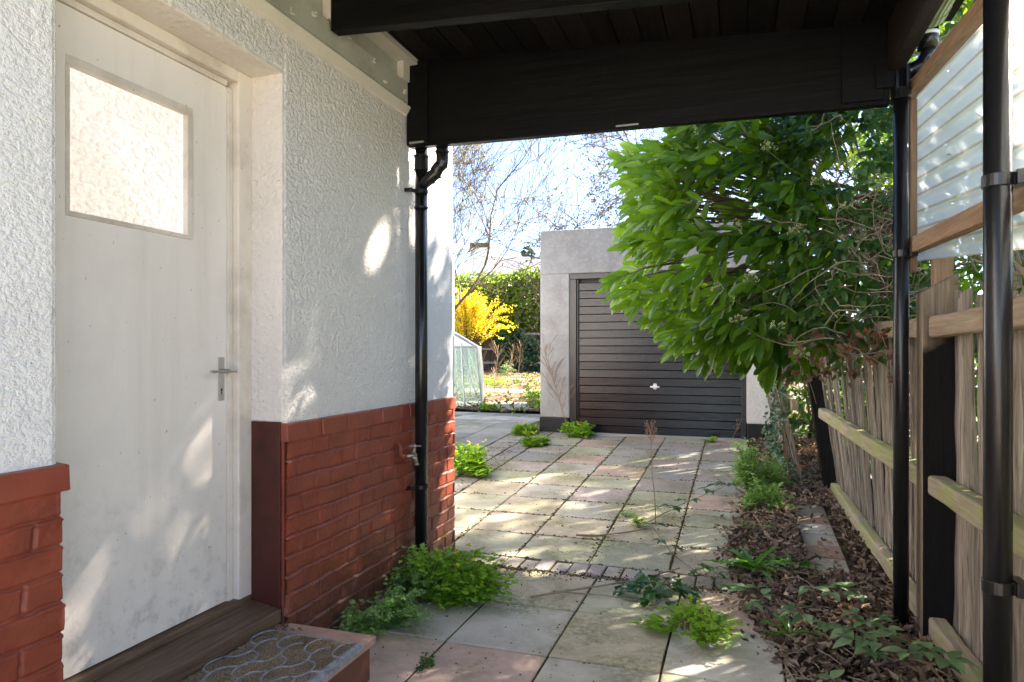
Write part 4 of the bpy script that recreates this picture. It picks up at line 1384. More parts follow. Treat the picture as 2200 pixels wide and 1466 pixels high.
# --- weeds ---------------------------------------------------------
def fern_plant(name, label, cat, loc, r, h, nf, mat, leaf=.018, flowers=0, group=None, lean=(0, 0), seed=1, tmpl=LOBED, npf=15, stem_mat='green_stem', one_side=None):
    rs = np.random.default_rng(seed)
    th = thing(name, label, cat, loc, group)
    L, D, V_ = [], [], []
    st = MB(); fl = MB()
    ncr = 1 if r < .12 else 6
    crowns = [(rs.uniform(-.6, .6) * r, rs.uniform(-.6, .6) * r, rs.uniform(.35, 1.1)) for _ in range(ncr)]
    for i in range(nf):
        an = rs.uniform(0, 2 * math.pi)
        cxx, cyy, chh = crowns[i % ncr] if ncr > 1 else (0, 0, 1)
        reach = r * math.sqrt(rs.uniform(.05, 1)) * (.62 + .38 * math.sin(an * 2 + seed) * math.cos(an * 3 + seed * 2)) * (1.45 if rs.random() < .08 else 1.0) * (.72 if ncr > 1 else 1.1)
        hh = h * (1 - .6 * (reach / r) ** 2) * rs.uniform(.2, 1.2) * chh
        ex, ey = math.cos(an) * reach + lean[0] * hh, math.sin(an) * reach + lean[1] * hh
        p0 = np.array([math.cos(an) * r * .06 + cxx * .7, math.sin(an) * r * .06 + cyy * .7, 0.0])
        p1 = np.array([ex * .45 + cxx * .8, ey * .45 + cyy * .8, hh * .95]); p2 = np.array([ex + cxx, ey + cyy, hh * rs.uniform(.55, 1.0)])
        pts = []
        for q in range(6):
            t_ = q / 5
            pts.append((1 - t_) ** 2 * p0 + 2 * t_ * (1 - t_) * p1 + t_ * t_ * p2)
        st.tube([tuple(a_) for a_ in pts], [.0018, .0016, .0014, .0012, .001, .0006], 3, False)
        for k in range(npf):
            t_ = .35 + .65 * (k + rs.random()) / npf
            b0 = (1 - t_) ** 2 * p0 + 2 * t_ * (1 - t_) * p1 + t_ * t_ * p2
            tan = (p2 - p1) * t_ + (p1 - p0) * (1 - t_)
            tan /= np.linalg.norm(tan) + 1e-9
            sd = np.cross(tan, [0, 0, 1]); sd /= np.linalg.norm(sd) + 1e-9
            sgn = 1 if k % 2 else -1
            off = sd * sgn * rs.uniform(.3, 1.6) * leaf + tan * rs.uniform(-.5, .5) * leaf
            L.append(b0 + off); D.append(tan * .6 + sd * sgn * rs.uniform(.3, 1.2) + (rs.random(3) - .5) * .6); V_.append(np.clip(rs.random() * .6 + .4 * b0[2] / h, 0, 1))
    L = np.array(L); D = np.array(D); m = len(L)
    L[:, 2] = np.maximum(L[:, 2], .004)
    scatter("leaves", *tmpl, L, frames(D, np.array([0, 0, 1]) + (rs.random((m, 3)) - .5) * .9), rs.uniform(.7, 1.3, m) * leaf * 1.25, MAT[mat], th, np.array(V_), local=True)
    st.build("stems", MAT[stem_mat], th, local=True)
    for k in range(flowers):
        an = rs.uniform(0, 6.28); rr = r * rs.uniform(0, .7)
        p = Vector((math.cos(an) * rr, math.sin(an) * rr, h * rs.uniform(.8, 1.1)))
        for q in range(4):
            d = Vector((rs.uniform(-1, 1), rs.uniform(-1, 1), rs.uniform(-.2, 1))).normalized()
            fl.tube([p, p + d * .012], [.0015, .0045], 4)
    if flowers: fl.build("flowers", MAT['yellow'], th, local=True)
    return th


fern_plant("corydalis", "biggest bright green ferny weed clump at the foot of the downpipe", "weed", (-1.36, 3.22, 0), .31, .25, 400, 'cory', .022, 7, "corydalis weeds", (0, 0), 3, npf=16)
fern_plant("corydalis", "pale ferny weed against the red wall just left of the big clump", "weed", (-1.56, 3.12, 0), .22, .22, 100, 'cory_pale', .018, 0, "corydalis weeds", (0, 0), 4)
fern_plant("corydalis", "pale ferny weed by the wall nearest the doorstep", "weed", (-1.57, 2.72, 0), .21, .22, 90, 'cory_pale', .018, 0, "corydalis weeds", (.2, .2), 5)
fern_plant("corydalis", "green weed with yellow flowers at the far corner of the brick wall", "weed", (-2.36, 5.9, .1), .27, .28, 190, 'cory', .028, 12, "corydalis weeds", (0, 0), 6)
fern_plant("corydalis", "low yellow flowering weed left of the garage on the path edge", "weed", (-2.50, 8.05, .2), .2, .14, 70, 'cory', .032, 7, "corydalis weeds", (0, 0), 7)
fern_plant("corydalis", "yellow flowering weed on the slabs just in front of the left garage pier", "weed", (-2.18, 7.35, .17), .18, .15, 80, 'cory', .03, 7, "corydalis weeds", (0, 0), 8)
fern_plant("corydalis", "weed tuft with yellow flowers at the left foot of the garage door", "weed", (-1.86, 8.0, .2), .22, .17, 90, 'cory', .032, 4, "corydalis weeds", (0, 0), 9)
fern_plant("corydalis", "lone lime green ferny weed on the near slabs", "weed", (-.25, 3.08, 0), .24, .14, 110, 'cory', .018, 0, "corydalis weeds", (0, 0), 10, stem_mat='red_stem')
fern_plant("feathery_weed", "tall feathery pale green plant at the edge of the leaf litter before the garage", "weed", (.17, 5.9, .1), .27, .42, 230, 'cory_pale', .020, 0, None, (-.1, -.2), 11)
fern_plant("feathery_weed", "low feathery green plant at the front of the tall one", "weed", (.15, 5.35, .07), .20, .26, 110, 'cory_pale', .019, 0, None, (0, -.1), 12)
fern_plant("small_weed", "tiny green weed with withered leaves in the slab joint by the doorstep", "weed", (-1.17, 2.44, 0), .05, .05, 16, 'geran', .012, 0, None, (0, 0), 13, npf=6)
fern_plant("small_weed", "small weed tuft growing under the garage door on the right", "weed", (-.35, 8.0, .2), .14, .10, 24, 'cory', .018, 0, None, (0, 0), 14, npf=8)
fern_plant("small_weed", "green weed growing at the foot of the leaning ivy covered fence", "weed", (.38, 7.4, .17), .18, .16, 60, 'cory', .022, 0, None, (0, 0), 15, npf=10)
fern_plant("small_weed", "thin grassy weed in the joint halfway up the drive", "weed", (-.78, 4.9, .05), .09, .05, 14, 'cory_pale', .01, 0, None, (0, 0), 16, npf=8)
fern_plant("small_weed", "pale seedling weed at the base of the dead stalk", "weed", (-.66, 4.68, .04), .10, .08, 22, 'cory', .013, 0, None, (0, 0), 17, npf=8)

# dark rounded leaved plant
th = thing("cranesbill_plant", "low dark green weed with rounded leaves beyond the brick strip", "weed", (-.40, 3.50, 0))
n = 110
an = RNG.uniform(0, 6.28, n); rr = np.sqrt(RNG.random(n)) * .19
L = np.stack([np.cos(an) * rr, np.sin(an) * rr * .75, .02 + .07 * (1 - (rr / .19) ** 2) + RNG.random(n) * .02], -1)
D_ = np.stack([np.cos(an), np.sin(an), RNG.uniform(-.5, .1, n)], -1) + rv(n, .3)
scatter("leaves", *ROUND, L, frames(D_, np.array([0, 0, 1]) + rv(n, .35)), RNG.uniform(.03, .05, n), MAT['geran'], th, local=True)
w = MB()
for p in L[:50]: w.tube([(0, 0, 0), (p[0] * .5, p[1] * .5, p[2]), tuple(p)], .0012, 3, False)
w.build("stems", MAT['green_stem'], th, local=True)


# dandelions: toothed long leaves
def dandelion(label, loc, r, nl, seed, group="dandelions in the leaf litter"):
    rs = np.random.default_rng(seed)
    th = thing("dandelion", label, "dandelion", loc, group)
    V_ = []; F_ = []; A_ = []
    for i in range(nl):
        an = rs.uniform(0, 6.28); L_ = r * rs.uniform(.55, 1.1); el = rs.uniform(.15, 1.1)
        ca_, sa_ = math.cos(an), math.sin(an)
        n_ = 12; b0 = len(V_)
        cv = rs.random()
        for q in range(n_ + 1):
            t_ = q / n_
            wd = r * .085 * (math.sin(math.pi * min(1, t_ * .85 + .12)) ** .7) * (1 if q % 2 else .42)
            if q == n_: wd = .001
            x_ = t_ * L_ * math.cos(el * (1 - t_ * .9)); z_ = math.sin(el) * L_ * (t_ - .55 * t_ * t_) + .006
            for s_, zo in ((-wd, .15), (0, 0), (wd, .15)):
                V_.append((ca_ * x_ - sa_ * s_, sa_ * x_ + ca_ * s_, z_ + abs(s_) * .5)); A_.append(cv)
        for q in range(n_):
            a_ = b0 + q * 3
            F_ += [(a_, a_ + 1, a_ + 4, a_ + 3), (a_ + 1, a_ + 2, a_ + 5, a_ + 4)]
    raw_mesh("leaves", np.array(V_), np.array(F_), MAT['dandel'], th, np.array(A_), local=True)
    return th


dandelion("largest dandelion with upright toothed leaves in the leaf litter", (.06, 3.98, .03), .26, 26, 1)
dandelion("dandelion seedling with two tall leaves in the nearer litter beside the slab edge", (.20, 3.12, .03), .15, 11, 2)
dandelion("small dandelion just right of the largest one", (.27, 4.05, .04), .15, 10, 3)
dandelion("dandelion below the feathery plant at the litter edge", (.10, 4.75, .06), .14, 14, 4)


# ------------------------------------------------------------------ bramble shoots
def bramble(label, pts, nl, size, seed, mat='bramble', stem='red_stem', group="bramble shoots on the ground"):
    rs = np.random.default_rng(seed)
    th = thing("bramble_shoot", label, "bramble", pts[0], group)
    pts = [np.array(p, float) for p in pts]
    dense = []
    for i in range(len(pts) - 1):
        for q in range(6):
            dense.append(pts[i] + (pts[i + 1] - pts[i]) * q / 6)
    dense.append(pts[-1])
    dense = [d + (rs.random(3) - .5) * .008 for d in dense]
    w_ = MB(); w_.tube([tuple(d) for d in dense], [.003 - .002 * i / len(dense) for i in range(len(dense))], 5, False)
    L, D = [], []
    for k in range(nl):
        i = int(rs.uniform(.05, .98) * (len(dense) - 1))
        b0 = dense[i]; an = rs.uniform(0, 6.28)
        pd = np.array([math.cos(an), math.sin(an), .5]); e = b0 + pd * size * .8
        w_.tube([tuple(b0), tuple(e)], .0012, 3, False)
        for da in (-1.1, 0, 1.1):
            L.append(e); D.append(np.array([math.cos(an + da), math.sin(an + da), rs.uniform(-.2, .35)]))
    L = np.array(L); D = np.array(D); m = len(L)
    w_.build("stem", MAT[stem], th)
    scatter("leaves", *OVATE, L, frames(D, np.array([0, 0, 1]) + (rs.random((m, 3)) - .5) * .5), rs.uniform(.75, 1.2, m) * size, MAT[mat], th, smooth=True)


bramble("bramble shoot crossing the slabs from the dead stalk to the litter edge", [(-.62, 4.75, .06), (-.42, 5.1, .12), (-.2, 5.6, .14), (-.02, 5.95, .16)], 15, .062, 1, 'climber', 'green_stem')
bramble("bramble stem trailing from the dead stalk down to the near litter", [(-.58, 4.72, .06), (-.40, 4.2, .03), (-.22, 3.85, .03), (.0, 3.55, .05)], 9, .055, 2, 'climber')
bramble("bramble with pale leaves lying over the litter in the near right corner", [(.62, 2.75, .10), (.45, 2.95, .13), (.30, 3.1, .12), (.12, 3.3, .08)], 10, .075, 3)
bramble("bramble arching up beside the foot of the first black post", [(.70, 2.45, .05), (.60, 2.6, .20), (.52, 2.75, .17), (.40, 2.85, .1)], 12, .072, 4)
bramble("bramble shoot nearest the camera at the bottom right", [(.66, 2.2, .05), (.52, 2.35, .14), (.40, 2.5, .10), (.30, 2.6, .06)], 12, .072, 5)
bramble("bramble leaves on the slab edge left of the seedling dandelion", [(.10, 3.55, .04), (.03, 3.45, .06), (-.05, 3.35, .04)], 5, .07, 6)
bramble("short bramble between the litter and the round leaved weed", [(.0, 3.9, .05), (-.12, 3.85, .08), (-.2, 3.75, .05)], 5, .04, 7, 'dandel')

bramble("bramble runner in the middle of the litter below the large dandelion", [(.62, 3.5, .08), (.48, 3.45, .12), (.33, 3.50, .10), (.22, 3.42, .07)], 8, .068, 8)
bramble("dark bramble shoot against the bottom fence rail beside the thick black post", [(.74, 2.9, .05), (.62, 2.95, .13), (.50, 3.15, .12), (.42, 3.25, .08)], 8, .062, 9)

# twigs lying on the drive
def stick(label, pts, r_):
    w_ = MB(); w_.tube(pts, [r_ * (1 - .35 * i / len(pts)) for i in range(len(pts))], 6)
    tag(w_.build("stick", MAT['twig'], None, smooth=True), label, "stick", "sticks fallen on the drive")


stick("long curved stick lying across the near slabs and the brick strip", [(-1.00, 3.27, .012), (-.84, 3.40, .02), (-.70, 3.52, .018), (-.50, 3.72, .016), (-.33, 3.95, .02)], .006)
stick("thin straight stick lying just below the long curved one", [(-.92, 3.40, .008), (-.65, 3.42, .009), (-.38, 3.40, .009)], .0035)
stick("forked grey stick lying on the middle of the slabs", [(-1.03, 4.40, .03), (-.88, 4.42, .035), (-.74, 4.52, .04), (-.60, 4.63, .05)], .007)
stick("short dark twig on the slabs near the litter edge", [(-.32, 5.1, .07), (-.2, 5.05, .07), (-.1, 5.02, .068)], .005)


# dead stalks
def dead_stalk(label, base, top, head, seed, n=14, r_=.003, spread=.16, side=None):
    rs = np.random.default_rng(seed)
    th = thing("dead_weed_stalk", label, "dead weed", base, "dry weed stalks")
    b0, e = np.array(base, float), np.array(top, float)
    w_ = MB()
    pts = [b0 + (e - b0) * q / 6 + (rs.random(3) - .5) * .012 for q in range(7)]
    w_.tube([tuple(p) for p in pts], [r_ * (1 - .1 * i) for i in range(7)], 5)
    H = np.linalg.norm(e - b0)
    for k in range(n):
        t_ = rs.uniform(*head)
        p = b0 + (e - b0) * t_
        an = rs.uniform(0, 6.28)
        d = np.array([math.cos(an), math.sin(an), rs.uniform(.6, 1.6)]); d /= np.linalg.norm(d)
        ln = spread * rs.uniform(.4, 1)
        p1 = p + d * ln * .5; p2 = p + d * ln + np.array([0, 0, .02])
        w_.tube([tuple(p), tuple(p1), tuple(p2)], [r_ * .45, r_ * .3, r_ * .2], 3, False)
        for q in range(3):
            c_ = p2 + (rs.random(3) - .5) * .03
            w_.tube([tuple(p1), tuple(c_)], [r_ * .25, r_ * .15], 3, False)
            w_.tube([tuple(c_), tuple(c_ + np.array([.003, 0, .006]))], [.003, .0015], 4)
    w_.build("stalk", MAT['dead_stalk'], th)


dead_stalk("single dry brown weed stalk with curled seed head standing in the middle of the drive", (-.56, 4.78, .04), (-.60, 4.82, .72), (.78, 1.0), 1, 16, .004, .06)
dead_stalk("tall dry feathery weed leaning left against the garage pier", (-1.98, 8.15, .2), (-2.30, 8.10, 1.25), (.3, 1.0), 2, 46, .006, .28)
dead_stalk("dry reddish weed beside the right garage pier", (.46, 8.0, .2), (.42, 8.0, .95), (.3, 1.0), 3, 20, .004, .15)
dead_stalk("short dry twiggy weed at the right end of the garage door", (-.12, 8.05, .2), (-.02, 8.0, .42), (.3, 1.0), 4, 8, .003, .08)

# ------------------------------------------------------------------ leaf litter
def lit_edge(y):                      # where the leaf litter gives way to slabs
    pts = [(1.0, .33), (2.76, .19), (3.1, .10), (3.6, -.01), (4.38, -.10), (5.2, -.02), (6.0, .05), (8.1, .18)]
    for (a_, xa), (b_, xb_) in zip(pts, pts[1:]):
        if a_ <= y <= b_: return xa + (xb_ - xa) * (y - a_) / (b_ - a_)
    return pts[0][1] if y < 1 else pts[-1][1]


ny, nx = 170, 46
Yv = np.linspace(.6, 8.25, ny)
P = np.zeros((nx, ny, 3))
for j, y_ in enumerate(Yv):
    e = lit_edge(y_) + .02 * math.sin(y_ * 9) + .02 * RNG.random()
    for i in range(nx):
        u = i / (nx - 1)
        x_ = e + (1.05 - e) * u
        hgt = .035 * min(1, u * 4) + .010 * RNG.random() - .006
        if .36 < x_ < .60 and 3.95 < y_ < 5.6: hgt -= .055 * (1 if y_ > 4.1 else .3)
        P[i, j] = (x_, y_, g(y_) + hgt)
tag(grid_mesh("leaf_mould", P, MAT['mould_soil']), kind="structure")
def litter_pts(n, y0, y1):
    yl = y0 + (y1 - y0) * RNG.random(n) ** 1.2
    xl = np.array([lit_edge(q) + (.80 - lit_edge(q)) * RNG.random() ** .9 - .13 * (RNG.random() ** 5) for q in yl])
    keep = ~((xl > .36) & (xl < .60) & (yl > 4.05) & (yl < 5.4) & (RNG.random(n) < .9))
    xl, yl = xl[keep], yl[keep]
    zl = np.array([g(q) for q in yl]) + .035 * np.clip((xl - np.array([lit_edge(q) for q in yl])) * 6, 0, 1) + RNG.random(len(xl)) * .028
    return np.stack([xl, yl, zl], -1)
L = litter_pts(11000, 1.5, 8.2)
m = len(L)
tag(scatter("leaf_litter", *DEAD, L, frames(rv(m) * np.array([1, 1, .45]), np.array([0, 0, 1]) + rv(m, .9)), RNG.uniform(.018, .056, m), MAT['litter'], None, np.clip(RNG.random(m) ** 1.3, 0, 1), smooth=True), kind="stuff")
L = litter_pts(1200, 1.5, 6.5)
m = len(L)
TW = (np.array([(-.02, 0, 0), (.02, 0, 0), (.02, .5, .06), (-.02, .5, .06), (.015, 1, 0), (-.015, 1, 0), (0, 0, .03), (0, .5, .09), (0, 1, .03)]), np.array([(0, 1, 2, 3), (3, 2, 4, 5), (0, 6, 7, 3), (6, 1, 2, 7), (3, 7, 8, 5), (7, 2, 4, 8)]))
tag(scatter("twig_litter", *TW, L + np.array([0, 0, .01]), frames(rv(m) * np.array([1, 1, .2]), np.array([0, 0, 1]) + rv(m, .2)), RNG.uniform(.03, .12, m), MAT['twig'], None), kind="stuff")

# moss and crumbs along joints
L = []
for k in range(3400):
    if RNG.random() < .5:
        i = RNG.integers(0, 6); x_ = (-2.225 + .46 * i); y_ = RNG.uniform(3.95, 8.2); x_ += RNG.normal(0, .010)
        if RNG.random() > .35 + .5 * math.sin(y_ * 2 + i * 2) ** 2: continue
    else:
        j = RNG.integers(0, 10); y_ = 3.92 + .44 * j + RNG.normal(0, .010); x_ = RNG.uniform(-2.4, .1)
        if RNG.random() > .25 + .7 * math.sin(x_ * 3 + j * 1.7) ** 2: continue
    if y_ > 8.25: continue
    L.append((x_, y_, g(y_) + .001))
for k in range(500):
    x_ = RNG.uniform(-1.6, .1); L.append((x_, 3.70 + RNG.normal(0, .02), .002))
for k in range(130):
    L.append((RNG.uniform(-2.2, .1), RNG.uniform(1.8, 8), 0)); L[-1] = (L[-1][0], L[-1][1], g(L[-1][1]) + .001)
for k in range(650):
    y_ = RNG.uniform(3.95, 8.3); L.append((-2.46 + RNG.normal(0, .10), y_, g(y_) + .001))
L = np.array(L); m = len(L)
BL = (np.array([(-.5, -.5, 0), (.5, -.5, 0), (.5, .5, 0), (-.5, .5, 0), (-.28, -.3, .5), (.3, -.25, .45), (.25, .3, .5), (-.3, .28, .42)]), np.array([(0, 1, 5, 4), (1, 2, 6, 5), (2, 3, 7, 6), (3, 0, 4, 7), (4, 5, 6, 7)]))
t = NT("moss_crumb"); v = t.attr()
t.fin(t.ramp(v, [(0, (.04, .028, .018)), (.45, (.09, .06, .03)), (.8, (.13, .11, .035)), (1, (.19, .19, .05))]), .95, None, .1)
F0 = frames(rv(m) * np.array([1, 1, .05]) + 1e-3, np.tile([0, 0, 1.0], (m, 1)))
tag(scatter("moss_crumbs", *BL, L, F0, np.stack([RNG.uniform(.004, .016, m), RNG.uniform(.004, .018, m), RNG.uniform(.004, .012, m)], -1), t.m, None), kind="stuff")
m = 170
L = np.stack([-1.725 + np.abs(RNG.normal(0, .05, m)), 2.25 - np.abs(RNG.normal(0, .30, m)), np.full(m, .171)], -1)
tag(scatter("doorstep_debris", *DEAD, L, frames(rv(m) * np.array([1, 1, .4]), np.array([0, 0, 1]) + rv(m, .9)), RNG.uniform(.008, .028, m), MAT['litter'], None), kind="stuff")
m = 260
L = np.stack([RNG.uniform(-1.5, .1, m), 3.66 + RNG.normal(0, .05, m), np.full(m, .006)], -1)
tag(scatter("drive_debris", *DEAD, L, frames(rv(m) * np.array([1, 1, .3]), np.array([0, 0, 1]) + rv(m, .8)), RNG.uniform(.008, .024, m), MAT['litter'], None), kind="stuff")
# pellets of soil and grit on the slabs
m = 700
L = np.stack([RNG.uniform(-1.6, .15, m), RNG.uniform(1.9, 5.5, m), np.zeros(m)], -1)
L[:, 2] = [g(q) for q in L[:, 1]]
tag(scatter("soil_crumbs", *BL, L, frames(rv(m) * np.array([1, 1, .05]) + 1e-3, np.tile([0, 0, 1.0], (m, 1))), RNG.uniform(.002, .007, m), m_simple("dark_crumb", (.05, .035, .025), .95, .1), None), kind="stuff")


# ================================================================== GARDEN
green = thing("greenhouse", "aluminium framed greenhouse with sloping glass sides beyond the white wall", "greenhouse", (-5.6, 11, .25))
gx1, gx0 = -4.38, -6.9
gyf, gyb = 11.1, 13.6
zb, ze, za = .25, 1.30, 2.05
xm = (gx0 + gx1) / 2


def gturn(p):
    a_ = R(19.5); dx, dy = p[0] - gx1, p[1] - gyf
    return (gx1 + dx * math.cos(a_) - dy * math.sin(a_), gyf + dx * math.sin(a_) + dy * math.cos(a_), p[2])


t = NT("greenhouse_glass")
t.fin((.75, .82, .78), .08, None, .5)
tp = t.n("BsdfTransparent"); tp.inputs[0].default_value = (.9, .96, .92, 1)
ms = t.n("MixShader"); ms.inputs[0].default_value = .78
t.l(t.p.outputs[0], ms.inputs[1]); t.l(tp.outputs[0], ms.inputs[2]); t.l(ms.outputs[0], t.out.inputs[0])
w = MB()
for yy in (gyf, gyb):
    w.add([(gx0 - .1, yy, zb), (gx1 + .1, yy, zb), (gx1, yy, ze), (gx0, yy, ze)], [(0, 1, 2, 3)]); w.add([(gx0, yy, ze), (gx1, yy, ze), (xm, yy, za)], [(0, 1, 2)])
w.add([(gx1 + .1, gyf, zb), (gx1 + .1, gyb, zb), (gx1, gyb, ze), (gx1, gyf, ze)], [(0, 1, 2, 3)]); w.add([(gx1, gyf, ze), (gx1, gyb, ze), (xm, gyb, za), (xm, gyf, za)], [(0, 1, 2, 3)])
w.add([(gx0, gyf, ze), (gx0, gyb, ze), (xm, gyb, za), (xm, gyf, za)], [(0, 1, 2, 3)])
w.v = [gturn(p) for p in w.v]
gl = w.build("glazing", t.m, green)
w = MB(); w.add([(gx0 + .06, gyf - .006, ze + .02), (gx1 - .06, gyf - .006, ze + .02), (xm, gyf - .006, za - .05)], [(0, 1, 2)])
w.v = [gturn(p) for p in w.v]
o = w.build("gable_panel", MAT['white_pl'], green); so_ = o.modifiers.new("solid", 'SOLIDIFY'); so_.thickness = .006
so_ = gl.modifiers.new("solid", 'SOLIDIFY'); so_.thickness = .004
w = MB()
def rod(a_, b_, r_=.016): w.tube([a_, b_], r_, 6)
for yy in (gyf, gyb):
    rod((gx1 + .1, yy, zb), (gx1, yy, ze)); rod((gx1, yy, ze), (xm, yy, za)); rod((gx0, yy, ze), (xm, yy, za)); rod((gx0 - .1, yy, ze), (gx1, yy, ze)); rod((gx0, yy, zb), (gx1 + .1, yy, zb), .03)
    for q in (.13, .26, .39, .55): rod((gx1 + .08 - q * 2.2, yy, zb), (gx1 - q * 2.2 + .02, yy, ze + (q * .55)))
    rod((gx1 + .05, yy, .3), (gx1 - .28, yy, ze), .01)
for q in range(5):
    yy = gyf + (gyb - gyf) * q / 4
    rod((gx1 + .1, yy, zb), (gx1, yy, ze)); rod((gx1, yy, ze), (xm, yy, za))
rod((gx1, gyf, ze), (gx1, gyb, ze)); rod((gx1 + .1, gyf, zb), (gx1 + .1, gyb, zb), .03); rod((xm, gyf, za), (xm, gyb, za))
w.v = [gturn(p) for p in w.v]
w.build("frame", m_simple("pale_aluminium", (.62, .63, .62), .4, .5, .5), green)
leafmass("greenhouse_plants", "green plants growing wild inside the greenhouse", "plants", [((-5.5, 12.2, .6), (.4, .8, .45), 1), ((-6.0, 12.0, .6), (.4, .7, .5), 1)], 900, .05, MAT['hedge'], SMALL)

# back fence
bf = thing("back_fence", "old brown board fence with concrete posts at the end of the garden", "fence", (-9, 25, .4))
FY = 25.0
for k in range(9):
    x0_ = -14 + 1.85 * k
    w = MB()
    nb = 17
    for q in range(nb):
        xx_ = x0_ + .05 + q * 1.75 / nb
        w.box(xx_, xx_ + .098, FY, FY + .015 + random.uniform(0, .01), g(FY) + .05, 1.92, random.random())
    w.build("board_panel", MAT['old_board'], bf)
    w = MB(); w.box(x0_ - .05, x0_ + .05, FY - .08, FY + .02, g(FY) - .05, 1.98); w.build("post", MAT['concrete'], bf, bevel=.01)
    w = MB()
    for zc in (.75, 1.28, 1.86): w.box(x0_ + .05, x0_ + 1.8, FY - .06, FY - .002, zc - .04, zc + .04)
    w.build("rail", m_simple("grey_rail", (.32, .29, .26), .9, .1) if k == 0 else bpy.data.materials["grey_rail"], bf, bevel=.006)

leafmass("tall_hedge", "tall green evergreen hedge rising behind the back fence", "hedge",
         [((-13.4, 27.6, 2.4), (1.6, 1.4, 2.3), 2), ((-11.6, 27.6, 2.4), (1.7, 1.4, 2.2), 4), ((-10.0, 27.4, 2.3), (1.5, 1.4, 2.15), 5), ((-8.4, 27.2, 2.3), (1.5, 1.4, 2.25), 5), ((-6.8, 27.4, 2.4), (1.5, 1.4, 2.3), 4), ((-5.0, 27.5, 2.5), (1.5, 1.4, 2.4), 1)],
         42000, .16, MAT['hedge'], SMALL, loc0=(-7, 27.3, .4))
leafmass("fence_ivy", "dark ivy mound covering the right part of the back fence", "ivy",
         [((-8.25, 24.8, 1.15), (.62, .35, .95), 2), ((-7.6, 24.7, .95), (.5, .35, .8), 2), ((-8.7, 24.9, 1.6), (.4, .3, .45), 1)], 5200, .085, MAT['ivy'], ROUND, loc0=(-8.1, 24.8, .4), up=(0, -1, .6))

# forsythia
fo = thing("forsythia_bush", "bright yellow flowering forsythia arching over the back fence", "bush", (-8.3, 23.6, .35))
w = MB(); L = []
for k in range(120):
    an = RNG.uniform(0, 6.28); rr = RNG.uniform(.15, 1.55)
    ex, ey = math.cos(an) * rr * 1.1, math.sin(an) * rr * .5
    zt = 3.25 - 1.1 * (rr / 1.5) ** 2 * RNG.uniform(.4, 1.4) + RNG.uniform(-.3, .35)
    p0 = np.array([-9.6 + RNG.uniform(-.15, .15), 23.6, .35]); p1 = np.array([-9.6 + ex * .35, 23.6 + ey * .4, 2.4 + RNG.uniform(-.2, .5)]); p2 = np.array([-9.6 + ex * 1.15, 23.6 + ey, zt])
    pts = [(1 - q) ** 2 * p0 + 2 * q * (1 - q) * p1 + q * q * p2 for q in np.linspace(0, 1, 8)]
    w.tube([tuple(p) for p in pts], [.012, .011, .01, .008, .007, .006, .005, .003], 4)
    for q in np.linspace(.42, 1, 60):
        b0 = (1 - q) ** 2 * p0 + 2 * q * (1 - q) * p1 + q * q * p2
        L.append(b0 + (RNG.random(3) - .5) * .09)
w.build("branches", MAT['stem'], fo)
L = np.array(L); m = len(L)
scatter("flowers", *SMALL, L, frames(rv(m), rv(m)), RNG.uniform(.045, .085, m), MAT['yellow'], fo)


# bare trees
def bare_tree(name, label, base, h, r0, seed, mat, twigmat, spread=.45, levels=5, upb=.25, budmat=None, lean=(0, 0), nchild=(3, 5), clear=.25, budsize=.05):
    rs = random.Random(seed)
    th = thing(name, label, "tree", base, "bare trees in early spring")
    trunk = MB(); twigs = MB(); tipl = []

    def grow(p, d, L_, r_, lv):
        n_ = 6 if lv < 3 else 4
        pts = [p]; dd = d.copy()
        for i in range(n_):
            dd = (dd + Vector((rs.uniform(-1, 1), rs.uniform(-1, 1), rs.uniform(-1, 1))) * (.10 + .03 * lv) + Vector((0, 0, upb * .12))).normalized()
            pts.append(pts[-1] + dd * L_ / n_)
        rad = [max(.0055, r_ * (1 - .62 * i / n_)) for i in range(n_ + 1)]
        (trunk if lv < 2 else twigs).tube(pts, rad, 7 if lv < 2 else (4 if lv < 4 else 3), False)
        if lv >= levels:
            tipl.append(pts[-1]); tipl.append(pts[-2]); return
        nc = rs.randint(*nchild) + (1 if lv >= 2 else 0)
        for c_ in range(nc):
            t_ = rs.uniform(clear if lv == 0 else .25, 1.0) if c_ else 1.0
            idx = min(n_ - 1, int(t_ * n_)); q = pts[idx].lerp(pts[idx + 1], t_ * n_ - idx if t_ < 1 else 1)
            ax = Vector((rs.uniform(-1, 1), rs.uniform(-1, 1), rs.uniform(-1, 1))).cross(dd).normalized()
            an = rs.uniform(.5, 1.25) * spread * (1.2 if c_ else .4)
            nd = (Matrix.Rotation(an * 1.4, 3, ax) @ dd).normalized()
            grow(q, nd, L_ * rs.uniform(.55, .82), max(.004, r_ * (.62 if c_ == 0 else .42)), lv + 1)

    d0 = Vector((lean[0], lean[1], 1)).normalized()
    grow(Vector(base), d0, h * .36, r0, 0)
    trunk.build("trunk", mat, th, smooth=True)
    twigs.build("crown", twigmat, th, smooth=True)
    if budmat is not None:
        L_ = np.array([tuple(p) for p in tipl]); L_ = np.repeat(L_, 3, 0) + rv(len(L_) * 3, .06)
        m_ = len(L_)
        scatter("buds", *SMALL, L_, frames(rv(m_), rv(m_)), RNG.uniform(.5, 1.3, m_) * budsize, budmat, th)
    return th


